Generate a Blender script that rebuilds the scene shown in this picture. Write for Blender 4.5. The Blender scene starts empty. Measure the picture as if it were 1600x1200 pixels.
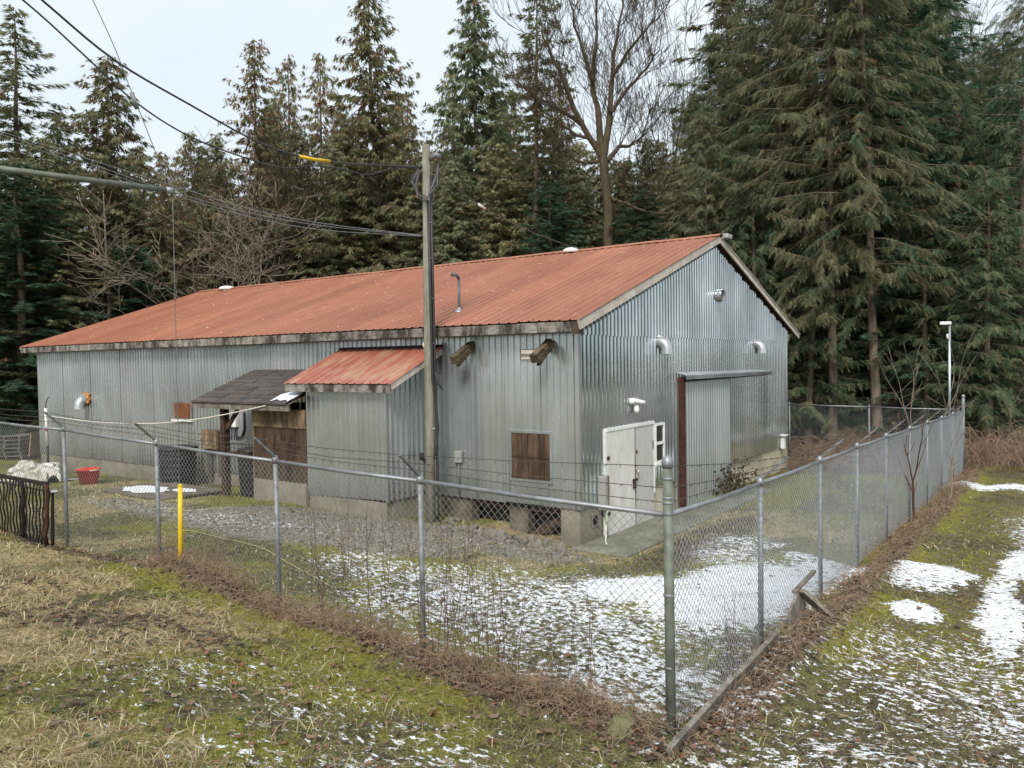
import bpy, math, random
import numpy as np
from mathutils import Matrix, Vector

# ------------------------------------------------------------------ camera, sky, sun, exposure
scene = bpy.context.scene
col = scene.collection
R = math.radians

cam_data = bpy.data.cameras.new("camera")
cam = bpy.data.objects.new("camera", cam_data)
col.objects.link(cam)
scene.camera = cam
cam_data.sensor_fit = 'HORIZONTAL'
cam_data.sensor_width = 36.0
cam_data.lens = 36.0 * 1227.1 / 1600.0
cam_data.clip_start = 0.05
cam_data.clip_end = 3000.0
CAM = Vector((7.538, -12.663, 3.560))
yaw, pitch, roll = 0.6206, 0.0311, -0.0160
fwd = Vector((-math.sin(yaw) * math.cos(pitch), math.cos(yaw) * math.cos(pitch), -math.sin(pitch)))
rgt = Vector((math.cos(yaw), math.sin(yaw), 0.0))
upv = rgt.cross(fwd)
r2 = rgt * math.cos(roll) + upv * math.sin(roll)
u2 = upv * math.cos(roll) - rgt * math.sin(roll)
m = Matrix((r2, u2, -fwd)).transposed().to_4x4()
m.translation = CAM
cam.matrix_world = m

SUN_EL, SUN_AZ = R(42), R(156)          # azimuth measured from +Y towards +X
world = bpy.data.worlds.new("World")
scene.world = world
world.use_nodes = True
wn, wl = world.node_tree.nodes, world.node_tree.links
wn.clear()
w_out = wn.new('ShaderNodeOutputWorld')
sky = wn.new('ShaderNodeTexSky')
sky.sky_type = 'NISHITA'
sky.sun_disc = False
sky.sun_elevation = SUN_EL
sky.sun_rotation = SUN_AZ
sky.dust_density = 4.0
bg_sky = wn.new('ShaderNodeBackground')
bg_sky.inputs['Strength'].default_value = 0.10
wl.new(sky.outputs[0], bg_sky.inputs['Color'])
# overcast layer: pale cloud cover all round with soft brighter and greyer areas
tc = wn.new('ShaderNodeTexCoord')
ns = wn.new('ShaderNodeTexNoise')
ns.inputs['Scale'].default_value = 2.2
ns.inputs['Detail'].default_value = 4.0
wl.new(tc.outputs['Generated'], ns.inputs['Vector'])
rp = wn.new('ShaderNodeValToRGB')
rp.color_ramp.elements[0].position = 0.3
rp.color_ramp.elements[0].color = (0.60, 0.68, 0.75, 1)
rp.color_ramp.elements[1].position = 0.7
rp.color_ramp.elements[1].color = (0.765, 0.825, 0.875, 1)
wl.new(ns.outputs['Fac'], rp.inputs['Fac'])
bg_cloud = wn.new('ShaderNodeBackground')
bg_cloud.inputs['Strength'].default_value = 1.0
wl.new(rp.outputs['Color'], bg_cloud.inputs['Color'])
wm = wn.new('ShaderNodeMixShader')
wm.inputs['Fac'].default_value = 0.92
wl.new(bg_sky.outputs[0], wm.inputs[1])
wl.new(bg_cloud.outputs[0], wm.inputs[2])
wl.new(wm.outputs[0], w_out.inputs['Surface'])

sun_data = bpy.data.lights.new("sun", 'SUN')
sun_data.energy = 2.5
sun_data.angle = R(18)
sun_data.color = (1.0, 0.96, 0.90)
sun = bpy.data.objects.new("sun", sun_data)
col.objects.link(sun)
sd = Vector((math.sin(SUN_AZ) * math.cos(SUN_EL), math.cos(SUN_AZ) * math.cos(SUN_EL), math.sin(SUN_EL)))
sun.rotation_euler = sd.to_track_quat('Z', 'Y').to_euler()
sun.location = (0, -20, 40)

vs = scene.view_settings
vs.view_transform = 'Standard'
vs.look = 'None'
vs.gamma = 1.0
vs.exposure = 0.42
vs.use_curve_mapping = False
scene.cycles.max_bounces = 5
scene.cycles.diffuse_bounces = 3
scene.cycles.glossy_bounces = 3
scene.cycles.transmission_bounces = 4
scene.cycles.caustics_reflective = False
scene.cycles.caustics_refractive = False

# ------------------------------------------------------------------ mesh helpers
class MB:
    """collects verts and faces (tri / quad / n-gon) and builds one mesh object"""
    def __init__(self):
        self.v, self.f = [], []
    def add(self, verts, faces):
        o = len(self.v)
        self.v += [tuple(p) for p in verts]
        self.f += [tuple(i + o for i in f) for f in faces]
        return self
    def box(self, x0, x1, y0, y1, z0, z1):
        return self.add([(x0, y0, z0), (x1, y0, z0), (x1, y1, z0), (x0, y1, z0),
                         (x0, y0, z1), (x1, y0, z1), (x1, y1, z1), (x0, y1, z1)],
                        [(0, 3, 2, 1), (4, 5, 6, 7), (0, 1, 5, 4), (1, 2, 6, 5), (2, 3, 7, 6), (3, 0, 4, 7)])
    def bar(self, a, b, w, h, up=(0, 0, 1)):
        """rectangular bar from a to b, w across, h along up"""
        a, b, up = Vector(a), Vector(b), Vector(up)
        d = (b - a).normalized()
        s = d.cross(up)
        if s.length < 1e-4:
            s = d.cross(Vector((1, 0, 0)))
        s.normalize()
        u = s.cross(d)
        s, u = s * w / 2, u * h / 2
        return self.add([a - s - u, a + s - u, a + s + u, a - s + u, b - s - u, b + s - u, b + s + u, b - s + u],
                        [(0, 1, 2, 3), (7, 6, 5, 4), (0, 4, 5, 1), (1, 5, 6, 2), (2, 6, 7, 3), (3, 7, 4, 0)])
    def tube(self, pts, rad, n=8, cap=True):
        pts = [Vector(p) for p in pts]
        if not hasattr(rad, '__len__'):
            rad = [rad] * len(pts)
        o = len(self.v)
        prev = None
        for i, p in enumerate(pts):
            d = (pts[min(i + 1, len(pts) - 1)] - pts[max(i - 1, 0)]).normalized()
            if prev is None:
                s = d.cross(Vector((0, 0, 1)))
                if s.length < 1e-3:
                    s = d.cross(Vector((1, 0, 0)))
            else:
                s = prev - d * prev.dot(d)
            s.normalize()
            prev = s
            t = d.cross(s)
            for k in range(n):
                a = 2 * math.pi * k / n
                self.v.append(tuple(p + (s * math.cos(a) + t * math.sin(a)) * rad[i]))
        for i in range(len(pts) - 1):
            for k in range(n):
                k2 = (k + 1) % n
                self.f.append((o + i * n + k, o + i * n + k2, o + (i + 1) * n + k2, o + (i + 1) * n + k))
        if cap:
            self.f.append(tuple(o + k for k in range(n))[::-1])
            self.f.append(tuple(o + (len(pts) - 1) * n + k for k in range(n)))
        return self
    def lathe(self, c, prof, n=16, cap=True):
        """prof: list of (radius, z) about the vertical axis through c"""
        o = len(self.v)
        for r_, z in prof:
            for k in range(n):
                a = 2 * math.pi * k / n
                self.v.append((c[0] + r_ * math.cos(a), c[1] + r_ * math.sin(a), c[2] + z))
        for i in range(len(prof) - 1):
            for k in range(n):
                k2 = (k + 1) % n
                self.f.append((o + i * n + k, o + i * n + k2, o + (i + 1) * n + k2, o + (i + 1) * n + k))
        if cap:
            self.f.append(tuple(o + k for k in range(n))[::-1])
            self.f.append(tuple(o + (len(prof) - 1) * n + k for k in range(n)))
        return self
    def build(self, name, mat, parent=None, smooth=False, bevel=0):
        me = bpy.data.meshes.new(name)
        me.from_pydata(self.v, [], self.f)
        me.materials.append(mat)
        if smooth:
            me.polygons.foreach_set('use_smooth', [True] * len(me.polygons))
        me.update()
        return link(name, me, parent, bevel)

def link(name, me, parent=None, bevel=0):
    o = bpy.data.objects.new(name, me)
    col.objects.link(o)
    if parent is not None:
        o.parent = parent
        o.matrix_parent_inverse = parent_inverse(parent)
    if bevel:
        b = o.modifiers.new('bevel', 'BEVEL')
        b.width = bevel
        b.segments = 1
        b.limit_method = 'ANGLE'
    return o

def parent_inverse(p):
    mtx = Matrix.Identity(4)
    chain = []
    while p is not None:
        chain.append(p)
        p = p.parent
    for q in reversed(chain):
        mtx = mtx @ q.matrix_parent_inverse @ q.matrix_basis if q.parent else mtx @ q.matrix_basis
    return mtx.inverted()

def np_mesh(name, V, F, mat, parent=None, colors=None, smooth=False):
    """fast builder: V (n,3) floats, F (m,k) ints, optional per-vertex colours (n,3)"""
    V = np.asarray(V, np.float32)
    F = np.asarray(F, np.int32)
    me = bpy.data.meshes.new(name or 'foliage')
    me.vertices.add(len(V))
    me.vertices.foreach_set('co', V.ravel())
    k = F.shape[1]
    me.loops.add(F.size)
    me.loops.foreach_set('vertex_index', F.ravel())
    me.polygons.add(len(F))
    me.polygons.foreach_set('loop_start', np.arange(0, F.size, k, dtype=np.int32))
    me.polygons.foreach_set('loop_total', np.full(len(F), k, np.int32))
    if smooth:
        me.polygons.foreach_set('use_smooth', np.ones(len(F), bool))
    if mat is not None:
        me.materials.append(mat)
    if colors is not None:
        for nm, c in (colors.items() if isinstance(colors, dict) else (('Col', colors),)):
            at = me.color_attributes.new(nm, 'FLOAT_COLOR', 'POINT')
            c4 = np.ones((len(V), 4), np.float32)
            c4[:, :3] = c
            at.data.foreach_set('color', c4.ravel())
    me.update(calc_edges=True)
    if name is None:
        return me
    return link(name, me, parent)

def empty(name, loc=(0, 0, 0), parent=None):
    o = bpy.data.objects.new(name, None)
    o.empty_display_size = 0.2
    col.objects.link(o)
    o.location = loc
    if parent is not None:
        o.parent = parent
        o.matrix_parent_inverse = parent_inverse(parent)
    return o

def tag(o, label=None, cat=None, group=None, kind=None):
    if label:
        o['label'] = label
    if cat:
        o['category'] = cat
    if group:
        o['group'] = group
    if kind:
        o['kind'] = kind
    return o

def copy_tree(o, parent=None):
    c = o.copy()
    col.objects.link(c)
    if parent is not None:
        c.parent = parent
    for ch in [x for x in o.children]:
        copy_tree(ch, c)
    return c

# ------------------------------------------------------------------ noise for layout (numpy)
def _hash(ix, iy, seed):
    h = (ix.astype(np.int64) * 374761393 + iy.astype(np.int64) * 668265263 + seed * 1442695041) & 0xffffffff
    h = ((h ^ (h >> 13)) * 1274126177) & 0xffffffff
    return ((h ^ (h >> 16)) & 0xffff) / 65535.0

def vnoise(x, y, s, seed=0):
    x, y = np.asarray(x, float) / s, np.asarray(y, float) / s
    ix, iy = np.floor(x), np.floor(y)
    fx, fy = x - ix, y - iy
    fx, fy = fx * fx * (3 - 2 * fx), fy * fy * (3 - 2 * fy)
    a, b = _hash(ix, iy, seed), _hash(ix + 1, iy, seed)
    c, d = _hash(ix, iy + 1, seed), _hash(ix + 1, iy + 1, seed)
    return (a * (1 - fx) + b * fx) * (1 - fy) + (c * (1 - fx) + d * fx) * fy

def fbm(x, y, s, seed=0, o=4):
    t, amp, tot = 0, 1.0, 0
    for i in range(o):
        t = t + amp * vnoise(x, y, s / 2 ** i, seed + i * 17)
        tot += amp
        amp *= 0.55
    return t / tot

def sstep(a, b, x):
    t = np.clip((np.asarray(x, float) - a) / (b - a), 0, 1)
    return t * t * (3 - 2 * t)

# ------------------------------------------------------------------ terrain heights
CTRL = np.array([
    (0, 0, 0.0), (0, 6, -.03), (0, 13, -.12), (1.2, 0, .02), (1.2, 6, .0), (3, 3, .14), (4.85, -6.74, .44), (2.12, -6.74, .47), (-.19, -6.74, .56),
    (-2.8, -6.74, .70), (-5.43, -6.74, .72), (-8, -6.8, .74), (4.85, -4.4, .43), (4.85, -2, .33), (4.85, 2.5, .22),
    (4.85, 8, .05), (4.85, 14.4, -.05), (-1.57, -.2, .16), (-3.6, -1.5, .40), (-7.8, -1.5, .44), (-6, -4, .52), (-12, -2, .36),
    (-16, -1.5, .2), (-22, 0, .12), (-27, 1, .3), (-16, -5, .45), (1, -3, .28), (-2, -3, .38), (3, -4, .38),
    (-2, -7.1, .84), (-5, -7.6, .9), (-8, -8, 1.0), (.6, -8.4, .92), (-1.5, -9, 1.1), (-5, -10, 1.5), (2, -10.5, 1.2), (4.3, -8.7, .72), (4.9, -7.6, .47),
    (7.5, -12.7, 1.9), (3, -13, 1.7), (6.8, -8, .72), (6.9, -5.2, .36), (9, -5, .42), (6.6, 0, .24), (6.8, 6, .1), (7, 14, .05), (11, 2, .3), (12, -9, 1.1),
    (2, 12.2, .0), (-3, 16, .2), (-12, 17, .3), (-22, 16, .4), (8, 24, .3), (2, 24, .4), (-2, -15, 2.0), (-12, -12, 1.8), (14, 14, .2)])

def _tps(r2_):
    return 0.5 * r2_ * np.log(np.maximum(r2_, 1e-9))

_n = len(CTRL)
_K = _tps(((CTRL[:, None, :2] - CTRL[None, :, :2]) ** 2).sum(-1)) + np.eye(_n) * 0.6
_P = np.c_[np.ones(_n), CTRL[:, :2]]
_A = np.block([[_K, _P], [_P.T, np.zeros((3, 3))]])
_W = np.linalg.solve(_A, np.r_[CTRL[:, 2], 0, 0, 0])

def base_height(x, y):
    x, y = np.asarray(x, float), np.asarray(y, float)
    sh = x.shape
    xr, yr = np.clip(x.ravel(), -30, 16), np.clip(y.ravel(), -16, 30)
    out = np.zeros(xr.size)
    for i in range(0, xr.size, 20000):
        xs, ys = xr[i:i + 20000], yr[i:i + 20000]
        k = _tps((xs[:, None] - CTRL[:, 0]) ** 2 + (ys[:, None] - CTRL[:, 1]) ** 2)
        out[i:i + 20000] = k @ _W[:_n] + _W[_n] + _W[_n + 1] * xs + _W[_n + 2] * ys
    return out.reshape(sh)

def in_shed(x, y, pad=0.0):
    return (x > -21.8 - pad) & (x < pad) & (y > -pad) & (y < 13.15 + pad)

def ell(x, y, cx, cy, rx, ry, rot=0.0, soft=0.45):
    c, s = math.cos(rot), math.sin(rot)
    dx, dy = x - cx, y - cy
    d = np.sqrt(((dx * c + dy * s) / rx) ** 2 + ((-dx * s + dy * c) / ry) ** 2)
    return 1 - sstep(1 - soft, 1 + soft, d)

def masks(x, y):
    x, y = np.asarray(x, float), np.asarray(y, float)
    n1, n2, n3 = fbm(x, y, 1.6, 3), fbm(x, y, .5, 8), fbm(x, y, 3.5, 21)
    wx, wy = x + (fbm(x, y, .9, 31) - .5) * 1.1, y + (fbm(x, y, .9, 37) - .5) * 1.1
    vx, vy = x + (fbm(x, y, .7, 31) - .5) * .45, y + (fbm(x, y, .7, 37) - .5) * .5
    # --- snow: full patches in the yard and on the track, dusting elsewhere
    full = np.maximum.reduce([
        ell(vx, vy, 3.75, -2.1, 1.1, 2.3, .12) * 1.12, ell(vx, vy, 2.7, -2.5, 1.3, 1.0, .5) * 1.1, ell(wx, wy, 4.25, -.2, .7, 1.2, 0),
        ell(vx, vy, 5.85, .35, .58, .95, -.3), ell(vx, vy, 5.98, -1.75, .36, .5, .2), ell(vx, vy, 6.78, -1.0, .26, 2.2, .04),
        ell(vx, vy, 6.85, 1.9, .26, 1.3, .05), ell(vx, vy, 7.5, 3.0, .4, 1.7, 0), ell(wx, wy, 6.9, 11.3, 2.2, .8, 0)])
    dust = np.maximum.reduce([
        ell(wx, wy, 3.1, -4.6, 1.6, 1.2, .3, .6) * .66,
        ell(wx, wy, 2.0, -4.2, 3.4, 2.4, .25, .6) * .66, ell(wx, wy, -.8, -3.9, 1.9, .9, .35, .6) * .60, ell(wx, wy, 2.7, .9, .8, 1.7, .1) * .6,
        ell(wx, wy, 4.2, -5.8, 1.2, 1.0, 0) * .7,
        ell(wx, wy, 7.2, -4.2, 1.7, 2.2, 0, .6) * .56, ell(wx, wy, 6.6, -7.0, 2.0, 1.9, 0, .6) * .57, ell(wx, wy, 4.6, -8.9, 2.4, 1.2, .3, .6) * .49, ell(wx, wy, 5.9, -4.0, .8, 2.0, 0, .6) * .5,
        ell(wx, wy, 2.4, -8.5, 2.2, .8, .35, .6) * .40, sstep(17, 19, y) * .58, sstep(8.6, 10.5, x) * .52, ell(wx, wy, -5.5, -3.3, 2.6, .8, .2, .6) * .42, ell(wx, wy, -9, -3.4, 3, .6, .1, .6) * .4, ell(wx, wy, 7.2, 5, .7, 4, 0, .6) * .6,
        ell(wx, wy, -18, -4, 5, 2, 0, .6) * .4, ell(wx, wy, 4.2, -9.6, 1.2, .8, 0, .6) * .5, ell(wx, wy, 1.0, -9.5, 1.5, .8, .3, .6) * .30])
    snow = np.clip(np.maximum(full * (.72 + .46 * n1), dust * (.72 + .5 * n2)), 0, 1)
    # --- leaf litter and dead stems along the fence lines and under the trees
    front = np.exp(-((y + 6.98 - .25 * (n1 - .5)) / .19) ** 2) * (.35 + .95 * n2) * sstep(-8.5, -6.0, x) * (1 - sstep(4.9, 5.4, x))
    side = np.exp(-((x - 5.15 - .3 * (n1 - .5)) / .22) ** 2) * sstep(-7.4, -6.6, y)
    bank = ell(x, y, 1.7, 14.8, 3.2, 2.4, 0, .5)
    wood = np.maximum(sstep(15, 17.5, y), sstep(-23.5, -26, x) * 0 + (1 - sstep(-27, -24, x)))
    leaf = np.clip(np.maximum.reduce([front * 1.1, side * 1.0 * (.4 + .9 * n2), bank, wood * .95]) + .10, 0, 1)
    leaf = np.maximum(leaf, ell(x, y, -1.0, -8.8, 2.2, 1.0, .3, .7) * n2)
    # --- gravel close to the shed, mud / trodden soil on the paths
    gravel = np.clip(np.maximum.reduce([ell(x, y, -4.2, -2.7, 3.6, 1.6, .2, .5), ell(x, y, -1.0, -1.2, 2.0, .9, 0, .5), ell(x, y, -8.8, -3.6, 3, .8, 0, .6) * .7]), 0, 1)
    mud = np.clip(np.maximum.reduce([ell(x, y, 1.9, 1.5, .8, 3.5, 0, .5) * .8, ell(x, y, 7.6, -4, .35, 4, .1, .6) * .9, ell(x, y, 6.05, -5.6, .3, 2.6, .15, .6) * .6, sstep(5.2, 5.8, x) * .62]), 0, 1)
    straw = np.clip(sstep(.46, .62, n3) * .6 + .35 * ell(x, y, -2.5, -9.2, 4.5, 2.2, .3, .6) + ell(x, y, -1.6, -9.4, 2.6, 1.5, .4, .7) * .95 * sstep(.3, .6, n1) + ell(x, y, -2.6, -8.2, .9, .5, .3, .6), 0, 1)
    moss = np.clip(sstep(.38, .6, n1) * .8 + ell(x, y, -3.2, -7.6, 1.8, .4, .1, .6) + ell(x, y, 1.6, -8.1, 1.8, .55, .35, .6) * .8 + .15, 0, 1)
    straw = straw * (1 - .75 * sstep(4.6, 5.2, x))
    openf = sstep(8.4, 10, x)
    moss, straw, mud = moss * (1 - openf), straw * (1 - openf), np.maximum(mud, openf * .85)
    return snow, leaf, gravel, mud, straw, moss

def ground_z(x, y):
    x, y = np.asarray(x, float), np.asarray(y, float)
    z = base_height(x, y)
    z = z + (fbm(x, y, 1.1, 5, 3) - .5) * .10 + (fbm(x, y, .42, 6, 2) - .5) * .07 + (vnoise(x, y, .17, 16) - .5) * .035
    z = z + .78 * np.exp(-((x - 1.6) / 1.7) ** 2 - ((y - 15.4) / 1.5) ** 2) * (1 - sstep(3.6, 4.8, x))
    z = z + .16 * np.exp(-((y + 6.98) / .26) ** 2) * sstep(-4.5, -2, x) * (1 - sstep(4.4, 5.0, x)) * (.5 + fbm(x, y, .7, 77, 2))
    z = z + .10 * np.exp(-((x - 5.22) / .25) ** 2) * sstep(-6.4, -5, y) * (.4 + fbm(x, y, .7, 78, 2))
    # wheel tracks on the right
    z = z - .05 * np.exp(-((x - 6.75) / .22) ** 2) * sstep(-5, -2, y)
    far = np.maximum(np.abs(x + 6) - 40, np.maximum(np.abs(y - 6) - 34, 0))
    z = z + np.clip(far, 0, 400) * .012
    ins = in_shed(x, y, -.5)
    z = np.where(ins, np.minimum(z, -.15), z)
    slab = (x > -.1) & (x < 1.2) & (y > -.35) & (y < 8.2)
    z = np.where(slab, np.minimum(z, .0), z)
    return z

def gz(x, y):
    return float(ground_z(np.array([x]), np.array([y]))[0])

# ------------------------------------------------------------------ materials
class NT:
    def __init__(self, name):
        self.m = bpy.data.materials.new(name)
        self.m.use_nodes = True
        self.n, self.l = self.m.node_tree.nodes, self.m.node_tree.links
        self.b = self.n['Principled BSDF']
        self._tc = None
    def node(self, t, **kw):
        nd = self.n.new(t)
        for k, v in kw.items():
            setattr(nd, k, v)
        return nd
    def put(self, sock, val):
        if isinstance(val, bpy.types.NodeSocket):
            self.l.new(val, sock)
        elif isinstance(val, (tuple, list)) and len(val) == 3 and len(sock.default_value) == 4:
            sock.default_value = (*val, 1)
        else:
            sock.default_value = val
    def coord(self, kind='Object', scale=(1, 1, 1)):
        if self._tc is None:
            self._tc = self.node('ShaderNodeTexCoord')
        mp = self.node('ShaderNodeMapping')
        mp.inputs['Scale'].default_value = scale
        if kind == 'World':
            g = self.node('ShaderNodeNewGeometry')
            self.l.new(g.outputs['Position'], mp.inputs['Vector'])
        else:
            self.l.new(self._tc.outputs[kind], mp.inputs['Vector'])
        return mp.outputs[0]
    def noise(self, scale=1.0, detail=4, rough=.55, vec=None, dist=0.0, kind='World', stretch=(1, 1, 1), out='Fac'):
        nd = self.node('ShaderNodeTexNoise')
        nd.inputs['Scale'].default_value = scale
        nd.inputs['Detail'].default_value = detail
        nd.inputs['Roughness'].default_value = rough
        nd.inputs['Distortion'].default_value = dist
        self.l.new(vec if vec is not None else self.coord(kind, stretch), nd.inputs['Vector'])
        return nd.outputs[out]
    def voro(self, scale, vec=None, kind='World', stretch=(1, 1, 1), out='Distance', feature='F1'):
        nd = self.node('ShaderNodeTexVoronoi', feature=feature)
        nd.inputs['Scale'].default_value = scale
        self.l.new(vec if vec is not None else self.coord(kind, stretch), nd.inputs['Vector'])
        return nd.outputs[out]
    def ramp(self, fac, stops):
        nd = self.node('ShaderNodeValToRGB')
        cr = nd.color_ramp
        while len(cr.elements) < len(stops):
            cr.elements.new(.5)
        for e, (p, c) in zip(cr.elements, stops):
            e.position = p
            e.color = (*c, 1) if hasattr(c, '__len__') else (c, c, c, 1)
        self.put(nd.inputs['Fac'], fac)
        return nd.outputs['Color']
    def mix(self, fac, a, b, mode='MIX'):
        nd = self.node('ShaderNodeMix', data_type='RGBA', blend_type=mode)
        self.put(nd.inputs[0], fac)
        self.put(nd.inputs[6], a)
        self.put(nd.inputs[7], b)
        return nd.outputs[2]
    def math(self, op, a, b=None, clamp=False):
        nd = self.node('ShaderNodeMath', operation=op, use_clamp=clamp)
        self.put(nd.inputs[0], a)
        if b is not None:
            self.put(nd.inputs[1], b)
        return nd.outputs[0]
    def sep(self, v):
        nd = self.node('ShaderNodeSeparateXYZ')
        self.l.new(v, nd.inputs[0])
        return nd.outputs
    def attr(self, name):
        nd = self.node('ShaderNodeAttribute', attribute_name=name)
        return nd
    def rnd(self):
        return self.node('ShaderNodeObjectInfo').outputs['Random']
    def bump(self, h, strength=.3, dist=.02):
        nd = self.node('ShaderNodeBump')
        nd.inputs['Strength'].default_value = strength
        nd.inputs['Distance'].default_value = dist
        self.l.new(h, nd.inputs['Height'])
        self.l.new(nd.outputs[0], self.b.inputs['Normal'])
        return nd
    def done(self, color=None, rough=None, metal=None, spec=None):
        for k, v in (('Base Color', color), ('Roughness', rough), ('Metallic', metal), ('Specular IOR Level', spec)):
            if v is not None:
                self.put(self.b.inputs[k], v)
        return self.m

def simple(name, color, rough=.6, metal=0.0, var=.25, scale=12.0, bump=.15, spec=.4):
    t = NT(name)
    n_ = t.noise(scale, 5, .6)
    dark = tuple(c * (1 - var) for c in color)
    lite = tuple(min(1, c * (1 + var)) for c in color)
    c = t.ramp(n_, [(.3, dark), (.7, lite)])
    if bump:
        t.bump(t.noise(scale * 3, 4), bump, .01)
    return t.done(c, rough, metal, spec)

def galv(name, lo, hi, rough=(.26, .46), metal=.85, dirt=.5, wave=.25):
    t = NT(name)
    vert = t.noise(3.0, 4, .6, stretch=(1, 1, .12))            # streaks running down the sheets
    blotch = t.noise(.7, 4, .6, stretch=(1, 1, .6))
    c = t.ramp(blotch, [(.3, lo), (.7, hi)])
    c = t.mix(t.ramp(vert, [(.4, 0.0), (.75, .45)]), c, (.50, .53, .53))
    r = t.rnd()
    c = t.mix(1.0, c, t.ramp(r, [(0, (.80, .83, .83)), (.35, (1, 1, 1)), (.7, (.88, .92, .92)), (1, (.98, 1.0, .99))]), 'MULTIPLY')
    # white oxide spatter and scratches
    spat = t.ramp(t.noise(14, 3, .7, stretch=(1, 1, .35)), [(.74, 0.0), (.82, .22)])
    c = t.mix(spat, c, (.66, .68, .68))
    # grime washed down from the eaves and splashed at the foot
    z = t.sep(t.coord('World'))[2]
    foot = t.math('MULTIPLY', t.ramp(t.math('DIVIDE', z, 5.0), [(.12, .8), (.24, 0.0), (.78, 0.0), (.86, .55)]), t.noise(2.2, 4, .6, stretch=(2, 2, .4)))
    c = t.mix(t.math('MULTIPLY', foot, dirt), c, (.16, .14, .11))
    ro = t.ramp(t.noise(1.7, 4, .6, stretch=(1, 1, .4)), [(.3, rough[0]), (.7, rough[1])])
    t.bump(t.noise(1.15, 2, .5, stretch=(1, 1, .8)), wave, .05)
    return t.done(c, ro, metal, .5)

M = {}
M['gable'] = galv('galvanised_gable', (.42, .46, .46), (.77, .80, .82), (.06, .13), .88, .45, .010)  # wide blotch range: weathered zinc, plus dark tree reflections painted in
M['wall'] = galv('galvanised_wall', (.50, .515, .515), (.72, .735, .74), (.18, .32), .76, 1.0, .03)
M['door_sheet'] = galv('dull_door_sheet', (.40, .425, .425), (.52, .54, .54), (.28, .4), .6, .5, .03)
M['galv_part'] = galv('galvanised_trim', (.55, .57, .58), (.70, .72, .73), (.25, .42), .9, .2, .05)

# painted red roof sheets: faded, with debris specks and lichen
t = NT('red_roof_paint')
n1 = t.noise(.55, 7, .72, stretch=(1, .6, .6))
c = t.ramp(n1, [(.32, (.285, .100, .050)), (.5, (.335, .126, .068)), (.68, (.375, .155, .090))])
c = t.mix(t.ramp(t.noise(2.0, 4, .6, stretch=(3, .35, .35)), [(.42, 0.0), (.75, .35)]), c, (.43, .20, .125))
c = t.mix(t.ramp(t.noise(1.1, 6, .75, stretch=(2.2, .5, .5)), [(.50, 0.0), (.68, .38)]), c, (.215, .080, .046))
c = t.mix(1.0, c, t.ramp(t.rnd(), [(0, (.82, .80, .78)), (1, (1.04, 1.03, 1.02))]), 'MULTIPLY')
c = t.mix(t.ramp(t.noise(7.5, 3, .6), [(.66, 0.0), (.71, .85)]), c, (.12, .055, .035))
c = t.mix(t.ramp(t.noise(9, 2, .5, stretch=(1.3, 1, 1)), [(.68, 0.0), (.73, .8)]), c, (.62, .40, .30))
t.bump(t.noise(.9, 2), .12, .05)
M['roof'] = t.done(c, t.ramp(n1, [(.3, .42), (.7, .58)]), 0.0, .45)

t = NT('porch_roof_paint')
n1 = t.noise(1.2, 4, .6)
c = t.ramp(n1, [(.3, (.28, .075, .05)), (.7, (.38, .135, .095))])
c = t.mix(t.ramp(t.noise(3.0, 4, .6, stretch=(2, .4, .4)), [(.46, 0.0), (.66, .85)]), c, (.42, .27, .16))
M['roof_small'] = t.done(c, .5, 0, .4)

def wood(name, a, b, stain=None, amount=.6, grain=(1, 1, 1), rough=.8, scale=9.0):
    t = NT(name)
    g = t.noise(scale, 5, .65, kind='Object', stretch=grain, dist=.4)
    c = t.ramp(g, [(.32, a), (.68, b)])
    c = t.mix(1.0, c, t.ramp(t.rnd(), [(0, (.66, .66, .66)), (1, (1.08, 1.06, 1.03))]), 'MULTIPLY')
    if stain:
        s = t.ramp(t.noise(2.6, 5, .7, stretch=(1.6, 1.6, .6)), [(.42, 0.0), (.60, amount)])
        c = t.mix(s, c, stain)
    t.bump(g, .4, .01)
    return t.done(c, rough, 0, .25)

M['fascia'] = wood('weathered_fascia', (.20, .18, .155), (.42, .39, .35), (.035, .027, .023), .95, (.6, .6, 3.0))
M['rake'] = wood('pale_rake_board', (.60, .54, .46), (.76, .71, .63), (.25, .20, .16), .4, (1, .35, 1))
M['beam'] = wood('split_beam', (.060, .044, .028), (.24, .185, .11), (.02, .015, .010), .8, (3, .4, 3))
M['brown_board'] = wood('brown_boards', (.045, .028, .018), (.16, .10, .065), (.02, .014, .010), .6, (4, 4, .35), .85)
M['dark_ply'] = wood('dark_panel', (.028, .017, .012), (.075, .042, .028), (.17, .12, .08), .35, (1.5, 1.5, .5), .8)
M['osb'] = wood('raw_chipboard', (.22, .15, .09), (.36, .26, .17), (.06, .04, .03), .8, (2, 2, 1.2))
M['grey_wood'] = wood('grey_timber', (.16, .14, .115), (.34, .31, .27), (.06, .05, .04), .6, (.5, 3, 3))
M['pole_wood'] = wood('grey_green_pole', (.15, .145, .115), (.31, .30, .255), (.09, .085, .05), .5, (5, 5, .25))
M['deck_wood'] = wood('wet_deck_boards', (.14, .11, .08), (.28, .24, .19), (.06, .05, .035), .5, (.5, 3, 3))
M['white_door'] = wood('white_painted_ply', (.70, .69, .66), (.84, .83, .81), (.46, .42, .36), .35, (2, 2, .5), .55)
M['rust_board'] = wood('orange_ply', (.20, .065, .025), (.38, .15, .06), (.10, .04, .025), .5, (2, 2, 1))
M['white_paint'] = simple('white_paint', (.74, .74, .72), .5, 0, .1, 6, .05)
M['concrete'] = None
t = NT('stained_concrete')
n1 = t.noise(1.6, 6, .65)
c = t.ramp(n1, [(.25, (.20, .185, .15)), (.55, (.38, .36, .305)), (.8, (.48, .46, .40))])
zz = t.sep(t.coord('World'))[2]
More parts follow.
